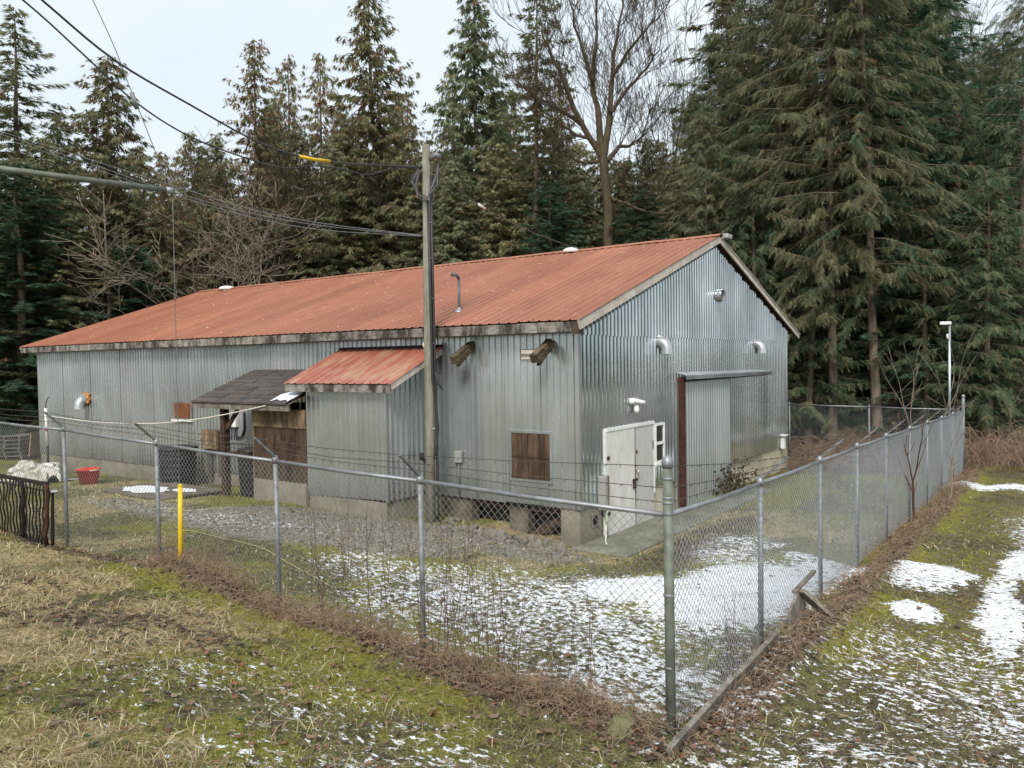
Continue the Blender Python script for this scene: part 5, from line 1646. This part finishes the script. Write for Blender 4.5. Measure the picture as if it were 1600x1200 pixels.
# ------------------------------------------------------------------ bare trees
def bare(seed, H, r0, spread=.55, split=.3, levels=5, kids=3, min_r=.008, upright=.35, wob=.12, stems=1, ratio=.72):
    rr = random.Random(seed)
    thick, thin = [], []
    def grow(p, d, ln, rad, lev):
        k = 5 if lev < 2 else 4
        pts, dd = [p.copy()], d.copy()
        for i in range(k):
            dd = (dd + Vector((rr.uniform(-wob, wob), rr.uniform(-wob, wob), rr.uniform(-wob * .4, wob * .6)))).normalized()
            pts.append(pts[-1] + dd * ln / k)
        end_r = max(rad * (.62 if lev else .7), min_r)
        rads = [rad + (end_r - rad) * i / k for i in range(k + 1)]
        (thick if rad > .035 else thin).append((np.array([tuple(q) for q in pts]), np.array(rads)))
        if lev >= levels:
            return
        n_ = kids + (1 if rr.random() < .4 else 0) if lev else kids + 1
        for j in range(n_):
            f_ = 1.0 if j < 2 else rr.uniform(.35, .9)
            pos = pts[-1] if f_ == 1.0 else pts[max(1, int(f_ * k))]
            ax = Vector((rr.gauss(0, 1), rr.gauss(0, 1), rr.gauss(0, .5)))
            ax = (ax - dd * ax.dot(dd)).normalized()
            an = spread * rr.uniform(.5, 1.25)
            nd = (dd * math.cos(an) + ax * math.sin(an) + Vector((0, 0, upright * .4))).normalized()
            grow(pos, nd, ln * ratio * rr.uniform(.75, 1.15), max(end_r * rr.uniform(.6, .85), min_r), lev + 1)
        # side twigs
        for j in range(2 if lev < 3 else 1):
            i = rr.randint(1, k - 1)
            ax = Vector((rr.gauss(0, 1), rr.gauss(0, 1), rr.uniform(0, .8))).normalized()
            grow(pts[i], (ax + dd * .5).normalized(), ln * .45, max(rads[i] * .3, min_r), max(lev + 2, levels - 1))
    for s in range(stems):
        a = 2 * math.pi * s / max(stems, 1) + rr.random()
        tilt = .0 if stems == 1 else rr.uniform(.08, .35)
        grow(Vector((.15 * math.cos(a) * (stems > 1), .15 * math.sin(a) * (stems > 1), -.3)), Vector((math.cos(a) * tilt, math.sin(a) * tilt, 1)).normalized(), H * split, r0, 0)
    V1, F1 = tubes_np(thick, 7) if thick else (None, None)
    V2, F2 = tubes_np(thin, 3)
    return (V1, F1), (V2, F2), max(V2[:, 2].max(), 0.1)

def bare_tree(name, x, y, H, seed, label, mat, cat='tree', group='bare deciduous trees', z=None, scale_xy=1.0, **kw):
    (V1, F1), (V2, F2), top = bare(seed, H, **kw)
    s = H / top
    root = empty(name, (x, y, (gz(x, y) if z is None else z) - .05))
    tag(root, label, cat, group)
    sc = np.array([s * scale_xy, s * scale_xy, s])
    if V1 is not None:
        np_mesh('trunk', V1 * sc, F1, M[mat], root, smooth=True).matrix_parent_inverse = Matrix.Identity(4)
    np_mesh('twigs', V2 * sc, F2, M[mat], root, smooth=True).matrix_parent_inverse = Matrix.Identity(4)
    root.children[-1]['kind'] = 'stuff'
    return root

def maple(x, y, label):
    """trunk and limbs laid out one by one: (sideways metres, height) along each limb"""
    rr = random.Random(4)
    z0 = gz(x, y)
    root = empty('maple_tree', (x, y, z0))
    tag(root, label, 'tree', 'bare deciduous trees')
    rx, ry = .81, .58
    limbs = [
        ([(.05, -.3), (.02, 4), (.0, 9.0), (-.2, 12.2)], .25, .20, 0),
        ([(-.2, 12.0), (-1.15, 13.5), (-1.9, 15.2), (-2.5, 16.4), (-2.9, 17.3)], .15, .035, -.6),
        ([(-1.15, 13.5), (-2.1, 14.3), (-3.0, 14.9), (-3.7, 15.6)], .10, .03, .8),
        ([(-.2, 12.2), (-.4, 14.3), (-.6, 15.4), (-1.15, 17.4), (-1.6, 19.2)], .17, .03, .3),
        ([(-.6, 15.4), (-.45, 17.3), (-.5, 19.6)], .10, .025, -.5),
        ([(-.15, 12.2), (.15, 14.0), (.3, 15.7), (.55, 17.4), (.85, 19.6)], .17, .03, .5),
        ([(.3, 15.7), (1.15, 16.8), (2.0, 17.7)], .09, .025, -.7),
        ([(.15, 14.0), (1.0, 15.2), (1.9, 16.2), (2.6, 17.2)], .10, .025, .9),
        ([(.0, 11.9), (.55, 12.6), (1.1, 12.7), (1.7, 13.2)], .12, .03, .6),
        ([(.05, 10.4), (.55, 10.0), (1.5, 9.5), (2.5, 9.2)], .09, .03, -.9),
        ([(-.2, 11.9), (-.95, 11.9), (-1.5, 12.2)], .09, .03, .5),
        ([(-.2, 12.6), (-1.4, 13.0), (-2.4, 13.6), (-3.2, 13.8)], .09, .025, -.4)]
    thick, thin = [], []
    def twig(p, d, ln, rad, lev):
        pts, dd = [p], d
        for k in range(4):
            dd = (dd + Vector((rr.uniform(-.16, .16), rr.uniform(-.16, .16), rr.uniform(-.04, .16)))).normalized()
            pts.append(pts[-1] + dd * ln / 4)
        thin.append((np.array([tuple(q) for q in pts]), np.linspace(rad, max(.008, rad * .5), 5)))
        if lev > 0:
            for j in range(3):
                ax = Vector((rr.gauss(0, 1), rr.gauss(0, 1), rr.gauss(.3, .6))).normalized()
                twig(pts[rr.randint(2, 4)], (dd + ax * .65).normalized(), ln * rr.uniform(.5, .75), max(.008, rad * .6), lev - 1)
    for lm, (pts, ra, rb, dep) in enumerate(limbs):
        n_ = len(pts)
        P3 = []
        for k, (s_, z_) in enumerate(pts):
            dd_ = dep * k / max(1, n_ - 1) * 1.4
            P3.append(Vector((x + rx * s_ - ry * dd_, y + ry * s_ + rx * dd_, z0 + z_)))
        fine_ = []
        for k in range(n_ - 1):
            for q in (0, .33, .66):
                fine_.append(P3[k].lerp(P3[k + 1], q) + Vector((rr.gauss(0, .05), rr.gauss(0, .05), 0)) * (1 if q else 0))
        fine_.append(P3[-1])
        rads = np.linspace(ra, rb, len(fine_))
        thick.append((np.array([tuple(q) for q in fine_]), rads))
        if lm == 0:
            continue
        for k in range(2, len(fine_)):
            for j in range(2):
                d = (fine_[k] - fine_[k - 1]).normalized()
                ax = Vector((rr.gauss(0, 1), rr.gauss(0, 1), rr.gauss(.35, .5))).normalized()
                twig(fine_[k], (d * .9 + ax * .7).normalized(), rr.uniform(.9, 1.9), .022, 3)
    V_, F_ = tubes_np(thick, 8)
    np_mesh('trunk', V_, F_, M['bare_bark'], root, smooth=True)
    V_, F_ = tubes_np(thin, 3)
    np_mesh('twigs', V_, F_, M['bare_bark'], root)
maple(-9.26, 18.38, 'big bare maple with spreading mossy limbs behind the ridge')
for i, (x, y, H, lb) in enumerate([(-10.24, 24.53, 22.1, 'tall bare alder just right of the maple crown'), (-9.97, 27.24, 23.7, 'tallest bare alder, centre of the alder group right of the maple'),
                                   (-10.03, 29.60, 22.1, 'rear bare alder on the right of the alder group'), (-13.66, 29.47, 22.2, 'far bare alder seen through the maple crown'),
                                   (-2.73, 22.44, 20.0, 'bare alder among the dense cedars at the top'), (3.29, 36.68, 22.4, 'bare alder in the gap of sky at the top right')]):
    bare_tree('alder_tree', x, y, H, 40 + i, lb, 'bare_bark', r0=.15, spread=.34, split=.36, levels=6, kids=2, upright=.7, min_r=.010, wob=.07, ratio=.68)
BT = dict(spread=.50, levels=7, kids=2, min_r=.010, ratio=.74)
bare_tree('bare_tree', -29.6, 10.6, 18.0, 61, 'bare round-crowned tree behind the crossing wires on the left', 'bare_bark', r0=.17, split=.28, upright=.45, scale_xy=1.3, **BT)
bare_tree('bare_tree', -26.6, 9.9, 12.4, 62, 'tangled brown bare tree behind the left roof slope', 'pale_bark', r0=.09, spread=.7, split=.24, levels=6, kids=2, upright=.15, min_r=.010, stems=4, ratio=.74, scale_xy=1.25)
bare_tree('bare_tree', -28.0, 12.6, 16.0, 64, 'brown bare tree rising left of the thin rust-tinged cedar', 'bare_bark', r0=.15, split=.28, upright=.35, scale_xy=1.3, **BT)
bare_tree('bare_tree', -25.6, 15.3, 13.0, 66, 'brown bare tree below the narrow rust-tinged cedar', 'bare_bark', r0=.12, split=.28, upright=.35, scale_xy=1.3, **BT)

# young alder with a straight pale stem and side branches, over the left roof slope
def straight_tree(x, y, H, seed, label, mat, blen=3.2, nb=26):
    rr = random.Random(seed)
    z0 = gz(x, y)
    root = empty('alder_sapling', (x, y, z0))
    tag(root, label, 'tree', 'bare deciduous trees')
    MB().tube([(x - .35 * H / 11 + .35 * k / 6 * 0 + (.35 * (1 - k / 6)), y, z0 - .2 + H * k / 6) for k in range(7)], [.11 * (1 - k / 6.6) + .008 for k in range(7)], 8).build('trunk', M[mat], root, True)
    paths = []
    for i in range(nb):
        q = .18 + .78 * i / nb
        p = Vector((x - .35 * H / 11 + .35 * (1 - q), y, z0 + H * q))
        a = i * 2.4 + rr.random()
        d = Vector((math.cos(a), math.sin(a), .45 + .3 * q))
        L_ = blen * (1.05 - q) + .4
        pts = [p]
        for k in range(5):
            d = (d + Vector((rr.uniform(-.2, .2), rr.uniform(-.2, .2), rr.uniform(-.12, .10)))).normalized()
            pts.append(pts[-1] + d * L_ / 5)
        paths.append((np.array([tuple(v) for v in pts]), np.linspace(.028, .008, 6)))
        for k in range(1, 6):
            for s in range(3):
                dv = (d + Vector((rr.uniform(-1, 1), rr.uniform(-1, 1), rr.uniform(-.5, .7)))).normalized()
                b = pts[k]
                m_ = b + dv * L_ * .14
                e = m_ + (dv + Vector((rr.uniform(-.4, .4), rr.uniform(-.4, .4), .1))).normalized() * L_ * .14
                paths.append((np.array([tuple(b), tuple(m_), tuple(e)]), np.array([.012, .009, .007])))
    V_, F_ = tubes_np(paths, 3)
    np_mesh('twigs', V_, F_, M[mat], root)
straight_tree(-25.52, 4.58, 11.0, 5, 'slim bare alder with pale stem above the left roof slope', 'pale_bark')
straight_tree(-24.9, 8.2, 8.6, 9, 'smaller bare sapling right of the slim pale alder', 'bare_bark', 2.6, 20)

# dead limbs and saplings on the right
bare_tree('bare_sapling', 3.9, 13.6, 4.3, 71, 'bare forked sapling inside the far corner of the yard', 'pale_bark', r0=.020, spread=.30, split=.42, levels=2, kids=1, upright=.7, min_r=.005, stems=4, group='bare saplings', ratio=.72)
bare_tree('bare_sapling', 6.2, 18.4, 4.2, 72, 'bare grey sapling above the brambles at the right edge', 'pale_bark', r0=.028, spread=.5, split=.3, levels=3, kids=1, upright=.5, min_r=.005, stems=2, group='bare saplings', ratio=.72)
bare_tree('bare_sapling', 4.98, 4.6, 2.5, 73, 'dark thin sapling grown into the side fence', 'stem', r0=.022, spread=.4, split=.36, levels=2, kids=2, upright=.6, min_r=.004, group='bare saplings', ratio=.7)
bare_tree('bare_sapling', 4.98, 7.8, 2.2, 74, 'pale thin sapling by the middle of the side fence', 'pale_bark', r0=.016, spread=.5, split=.3, levels=2, kids=2, upright=.5, min_r=.004, stems=2, group='bare saplings', ratio=.7)

# ------------------------------------------------------------------ plants along the fences
def stems_clump(name, cx, cy, n, hgt, spread, seed, label, mat='stem', r_=.0035, group='bare stems along the front fence', cat='shrub'):
    rr = random.Random(seed)
    z0 = gz(cx, cy)
    paths = []
    for i in range(n):
        bx_, by_ = cx + rr.gauss(0, spread * .45), cy + rr.gauss(0, .07)
        h_ = hgt * rr.uniform(.5, 1.1)
        dx, dy = rr.gauss(0, .16), rr.gauss(0, .12)
        pts = [(bx_ + dx * h_ * q + .02 * math.sin(q * 5 + i), by_ + dy * h_ * q, z0 - .05 + h_ * q) for q in (0, .25, .5, .75, 1)]
        paths.append((np.array(pts), np.linspace(r_ * 1.3, r_ * .5, 5)))
        for k in range(rr.randint(1, 4)):
            p = Vector(pts[rr.randint(1, 3)])
            e = p + Vector((rr.uniform(-.2, .2), rr.uniform(-.15, .15), rr.uniform(.08, .3)))
            paths.append((np.array([tuple(p), tuple((p + e) / 2 + Vector((0, 0, -.02))), tuple(e)]), np.array([r_ * .7, r_ * .55, r_ * .4])))
    V_, F_ = tubes_np(paths, 3)
    o = np_mesh(name, V_, F_, M[mat])
    return tag(o, label, cat, group)
stems_clump('red_stem_shrub', 2.35, -6.72, 12, 1.5, .32, 1, 'clump of reddish bare stems at the second fence post')
stems_clump('red_stem_shrub', 3.15, -6.80, 16, 1.35, .40, 2, 'clump of reddish bare stems midway between corner post and second post')
stems_clump('red_stem_shrub', 1.2, -6.60, 8, 1.5, .35, 3, 'thin reddish stems left of the second fence post')
stems_clump('red_stem_shrub', .25, -6.50, 7, 1.6, .4, 4, 'sparse reddish stems right of the third fence post')
stems_clump('red_stem_shrub', 3.95, -6.60, 8, .9, .35, 5, 'short reddish stems near the corner post')
stems_clump('red_stem_shrub', 1.6, -5.9, 9, 1.7, .9, 6, 'tall thin reddish stems standing in the yard behind the second post')
stems_clump('red_stem_shrub', -.6, -4.9, 9, 1.5, 1.2, 7, 'scattered thin stems in the yard snow behind the third post')
stems_clump('dry_weed', -2.2, -6.95, 14, .55, .35, 8, 'dry brown weeds around the yellow guy guard foot', 'bramble')
stems_clump('dry_weed', -1.3, -6.95, 16, .6, .5, 9, 'dry brown weeds beside the grey round stone', 'bramble')
stems_clump('dry_weed', 4.75, -4.9, 7, .9, .2, 10, 'thin stems inside the side fence near its first post', 'stem')

def brambles(name, n, sampler, hgt, length, seed, label, mat='bramble', r_=.006, zoff=0.0):
    rr = random.Random(seed)
    paths = []
    for i in range(n):
        x, y = sampler(rr)
        z = gz(x, y) + zoff
        a = rr.uniform(0, 6.28)
        L_ = length * rr.uniform(.5, 1.3)
        h_ = hgt * rr.uniform(.35, 1.1)
        pts = []
        for q in (0, .2, .4, .6, .8, 1.0):
            pts.append((x + math.cos(a) * L_ * q + rr.gauss(0, .03), y + math.sin(a) * L_ * q + rr.gauss(0, .03), z + h_ * 4 * q * (1 - q * .92) * .8 + rr.gauss(0, .02)))
        paths.append((np.array(pts), np.linspace(r_, r_ * .5, 6)))
    V_, F_ = tubes_np(paths, 3)
    o = np_mesh(name, V_, F_, M[mat])
    return tag(o, label, kind='stuff')
brambles('bramble_thicket', 900, lambda r: (r.uniform(4.7, 10), r.uniform(14.6, 18.5)), 1.35, 1.5, 1, 'brown bramble thicket beyond the end of the side fence', r_=.007)
brambles('bramble_bank', 420, lambda r: (r.uniform(-.3, 4.3), r.uniform(12.6, 16)), .45, 1.0, 2, 'dead bracken and stems banked against the far fence', r_=.006)
brambles('fence_foot_stems', 1300, lambda r: (r.uniform(-2.4, 4.8), r.gauss(-6.95, .13)), .20, .42, 3, 'tangle of dead stems along the foot of the front fence', r_=.0032)
brambles('side_fence_stems', 1300, lambda r: (r.gauss(5.12, .13), r.uniform(-6.4, 13.5)), .20, .45, 4, 'tangle of dead stems along the foot of the side fence', r_=.0032)
brambles('forest_floor_sticks', 260, lambda r: (r.uniform(-3, 9), r.uniform(17, 30)), .6, 1.8, 5, 'fallen branches on the forest floor', r_=.012)

# ------------------------------------------------------------------ leafy bush by the gable
def bush(cx, cy, label):
    r_ = np.random.RandomState(9)
    z0 = gz(cx, cy)
    root = empty('bush', (cx, cy, z0))
    tag(root, label, 'bush')
    n_ = 520
    P = r_.normal(0, 1, (n_, 3)) * np.array([.26, .55, .22]) + np.array([cx, cy, z0 + .38])
    P[:, 2] = np.maximum(P[:, 2], z0 + .05)
    D = r_.normal(0, 1, (n_, 3)) + np.array([0, 0, -.3])
    D /= np.linalg.norm(D, axis=1, keepdims=True)
    Wv = np.cross(D, r_.normal(0, 1, (n_, 3)))
    Wv /= np.linalg.norm(Wv, axis=1, keepdims=True)
    l_ = r_.uniform(.05, .12, n_)[:, None]
    V_ = np.stack([P, P + D * l_ * .5 + Wv * l_ * .4, P + D * l_, P + D * l_ * .5 - Wv * l_ * .4], 1).reshape(-1, 3)
    pal = np.array([(.055, .065, .03), (.09, .085, .045), (.075, .05, .03), (.12, .095, .06)])
    np_mesh('foliage', V_, np.arange(len(V_)).reshape(-1, 4), M['leaf'], root, colors=np.repeat(pal[r_.randint(0, 4, n_)], 4, 0)).matrix_parent_inverse = Matrix.Translation((-cx, -cy, -z0))
    paths = [(np.array([(cx, cy, z0), (cx + r_.normal(0, .1), cy + r_.normal(0, .25), z0 + .3), (cx + r_.normal(0, .25), cy + r_.normal(0, .55), z0 + .6)]), np.array([.008, .006, .004])) for _ in range(16)]
    V_, F_ = tubes_np(paths, 3)
    np_mesh('stems', V_, F_, M['bramble'], root).matrix_parent_inverse = Matrix.Translation((-cx, -cy, -z0))
bush(.35, 7.0, 'low dark leafy bush against the pale foundation of the gable')

# ------------------------------------------------------------------ grass, straw, leaves, pebbles
def visible_xy(n, seed):
    """random plan points inside the view wedge, denser near the camera"""
    r_ = np.random.RandomState(seed)
    d = 4.2 + 22 * r_.rand(n) ** 1.9
    b = r_.uniform(-.66, .66, n)
    a = yaw - b
    x = CAM.x - np.sin(a) * d
    y = CAM.y + np.cos(a) * d
    return x, y, d, r_

def keep(x, y):
    ok = ~in_shed(x, y, .05) & ~((x > -.05) & (x < 1.15) & (y > -.35) & (y < 8.2)) & ~((x > -9.7) & (x < -3.5) & (y > -1.5) & (y < 0)) & ~((x > -12.3) & (x < -9.4) & (y > -2.85) & (y < -1.1))
    return ok & (y < 15.5)

def blades(name, n, seed, weight, hmin, hmax, width, pal, lean_, label, dscale=True, clump=.22):
    x, y, d, r_ = visible_xy(n, seed)
    S, Lf, G, Mu, St, Mo = masks(x, y)
    wgt = weight(S, Lf, G, Mu, St, Mo, x, y)
    wgt = wgt * (.25 + .75 * sstep(.38, .58, fbm(x, y, clump, seed + 5, 2)))
    ok = keep(x, y) & (r_.rand(n) < wgt)
    x, y, d, S = x[ok], y[ok], d[ok], S[ok]
    n = len(x)
    z = ground_z(x, y)
    h = r_.uniform(hmin, hmax, n) * (.6 + .8 * vnoise(x, y, .25, seed))
    a = r_.rand(n) * 6.283
    ln_ = lean_ * r_.uniform(.4, 1.6, n)
    w_ = width * r_.uniform(.7, 1.4, n) * (np.clip(d / 8, .8, 2.6) if dscale else 1)
    dx, dy = np.cos(a), np.sin(a)
    pr_ = np.stack([-dy, dx, np.zeros(n)], -1) * (w_ / 2)[:, None]
    B = np.stack([x, y, z - .008], -1)
    m_ = B + np.stack([dx * ln_ * h * .35, dy * ln_ * h * .35, h * .6], -1)
    T_ = B + np.stack([dx * ln_ * h, dy * ln_ * h, h * (1 - .25 * np.minimum(ln_, 2))], -1)
    V_ = np.stack([B - pr_, B + pr_, m_ + pr_ * .8, m_ - pr_ * .8, T_], 1).reshape(-1, 3)
    o = np.arange(n) * 5
    F_ = np.concatenate([np.stack([o, o + 1, o + 2], -1), np.stack([o, o + 2, o + 3], -1), np.stack([o + 3, o + 2, o + 4], -1)])
    c = np.array(pal)[r_.randint(0, len(pal), n)] * r_.uniform(.7, 1.3, (n, 1))
    ob = np_mesh(name, V_, F_, M['litter'], colors=np.repeat(c, 5, 0))
    return tag(ob, label, kind='stuff')
GR = [(.13, .15, .04), (.19, .195, .06), (.09, .105, .03), (.27, .25, .095), (.32, .28, .12)]
STR = [(.36, .285, .15), (.46, .375, .215), (.27, .20, .105), (.52, .44, .28), (.20, .15, .085)]
MOS = [(.24, .235, .04), (.18, .18, .03), (.30, .28, .06), (.12, .12, .025)]
blades('grass', 230000, 11, lambda S, Lf, G, Mu, St, Mo, x, y: (1 - .9 * sstep(.35, .75, S)) * (1 - .6 * Lf) * (1 - .8 * G) * (1 - .5 * Mu) * .85, .018, .065, .0045, GR, .8, 'short winter grass over the ground')
blades('moss_tufts', 120000, 13, lambda S, Lf, G, Mu, St, Mo, x, y: Mo * (1 - .9 * sstep(.35, .75, S)) * (1 - .9 * G) * (1 - .5 * Lf), .010, .03, .007, MOS, .6, 'low yellow-green moss tufts')
blades('dry_grass', 120000, 15, lambda S, Lf, G, Mu, St, Mo, x, y: np.clip(St * 1.0 + .10 + .25 * Lf, 0, 1) * (1 - .8 * sstep(.6, .9, S)) * (1 - .7 * G), .03, .10, .0065, STR, 2.2, 'bleached dry grass lying over the bank', clump=.5)

def leaves(name, n, seed, weight, size, pal, label):
    x, y, d, r_ = visible_xy(n, seed)
    S, Lf, G, Mu, St, Mo = masks(x, y)
    ok = keep(x, y) & (r_.rand(n) < weight(S, Lf, x, y))
    x, y, d = x[ok], y[ok], d[ok]
    n = len(x)
    z = ground_z(x, y) + r_.uniform(.004, .035, n)
    s = size * r_.uniform(.5, 1.35, n)
    # lobed leaf: 7 rim points fan, tilted and curled
    ang = np.array([0, .75, 1.25, 2.2, 4.08, 5.03, 5.53])
    rad = np.array([1.0, .52, .88, .55, .55, .88, .52])
    th = r_.rand(n) * 6.283
    tilt = r_.normal(0, .45, (n, 2))
    curl = r_.uniform(-.1, .5, n)
    px_ = np.cos(ang)[None] * rad * s[:, None]
    py_ = np.sin(ang)[None] * rad * s[:, None]
    pz_ = tilt[:, :1] * px_ + tilt[:, 1:] * py_ + curl[:, None] * (px_ ** 2 + py_ ** 2) / s[:, None] * np.sign(np.sin(ang * 2))[None] * .8
    X = x[:, None] + px_ * np.cos(th)[:, None] - py_ * np.sin(th)[:, None]
    Y = y[:, None] + px_ * np.sin(th)[:, None] + py_ * np.cos(th)[:, None]
    Z = z[:, None] + np.abs(pz_) * .8
    V_ = np.concatenate([np.stack([x, y, z], -1)[:, None, :], np.stack([X, Y, Z], -1)], 1).reshape(-1, 3)
    o = np.arange(n)[:, None] * 8
    F_ = np.concatenate([np.stack([o[:, 0], o[:, 0] + 1 + k, o[:, 0] + 1 + (k + 1) % 7], -1) for k in range(7)])
    c = np.array(pal)[r_.randint(0, len(pal), n)] * r_.uniform(.7, 1.3, (n, 1))
    ob = np_mesh(name, V_, F_, M['litter'], colors=np.repeat(c, 8, 0))
    return tag(ob, label, kind='stuff')
LV = [(.165, .105, .070), (.225, .155, .105), (.115, .080, .060), (.29, .215, .15), (.20, .095, .055), (.085, .062, .050)]
leaves('leaf_litter', 60000, 17, lambda S, Lf, x, y: np.clip(Lf * 1.2 - .10, .04 + .09 * ell(x, y, -1, -8.8, 3.5, 1.6, .3, .6), 1) * (1 - .75 * sstep(.6, .9, S)), .038, LV, 'fallen brown leaves scattered and drifted against the fences')
leaves('maple_leaves', 1500, 23, lambda S, Lf, x, y: np.clip(.2 + .5 * Lf, 0, 1), .058, LV, 'large curled brown maple leaves lying about')
leaves('ground_ivy', 16000, 29, lambda S, Lf, x, y: np.clip(ell(x, y, .1, -8.75, 1.5, .55, .35, .7) + .5 * ell(x, y, -2.8, -9.0, 1.6, .6, .2, .7) + .25 * ell(x, y, 1.0, -10, 2.0, .7, .3, .7), 0, 1) * sstep(.4, .62, fbm(x, y, .45, 63, 2)), .034, [(.060, .085, .045), (.045, .066, .038), (.085, .105, .055), (.10, .09, .06)], 'low dark green creeping leaves on the bank')

# pebbles near the shed
x, y, d, r_ = visible_xy(26000, 19)
S, Lf, G, Mu, St, Mo = masks(x, y)
ok = keep(x, y) & (r_.rand(len(x)) < np.clip(G * 1.1 - .1, .004, 1))
x, y = x[ok], y[ok]
n_ = len(x)
s = .012 + .035 * r_.rand(n_) ** 3
base_ = np.array([(1, 0, 0), (-1, 0, 0), (0, 1, 0), (0, -1, 0), (0, 0, 1), (0, 0, -1)], float)
Fo = np.array([(0, 2, 4), (2, 1, 4), (1, 3, 4), (3, 0, 4), (2, 0, 5), (1, 2, 5), (3, 1, 5), (0, 3, 5)])
sc = np.stack([s * r_.uniform(.7, 1.5, n_), s * r_.uniform(.7, 1.5, n_), s * r_.uniform(.4, .8, n_)], -1)
th = r_.rand(n_) * 6.283
pb_ = base_[None] * sc[:, None, :] * r_.uniform(.75, 1.2, (n_, 6, 1))
X = pb_[..., 0] * np.cos(th)[:, None] - pb_[..., 1] * np.sin(th)[:, None] + x[:, None]
Y = pb_[..., 0] * np.sin(th)[:, None] + pb_[..., 1] * np.cos(th)[:, None] + y[:, None]
Z = pb_[..., 2] + (ground_z(x, y) + s * .2)[:, None]
V_ = np.stack([X, Y, Z], -1).reshape(-1, 3)
F_ = (Fo[None] + np.arange(n_)[:, None, None] * 6).reshape(-1, 3)
gp_ = np.array([(.29, .26, .21), (.20, .17, .13), (.40, .37, .31), (.13, .105, .08), (.25, .18, .12), (.17, .15, .08)])
ob = np_mesh('gravel', V_, F_, M['litter'], colors=np.repeat(gp_[r_.randint(0, 6, n_)], 6, 0))
tag(ob, 'loose gravel in front of the shed', kind='stuff')
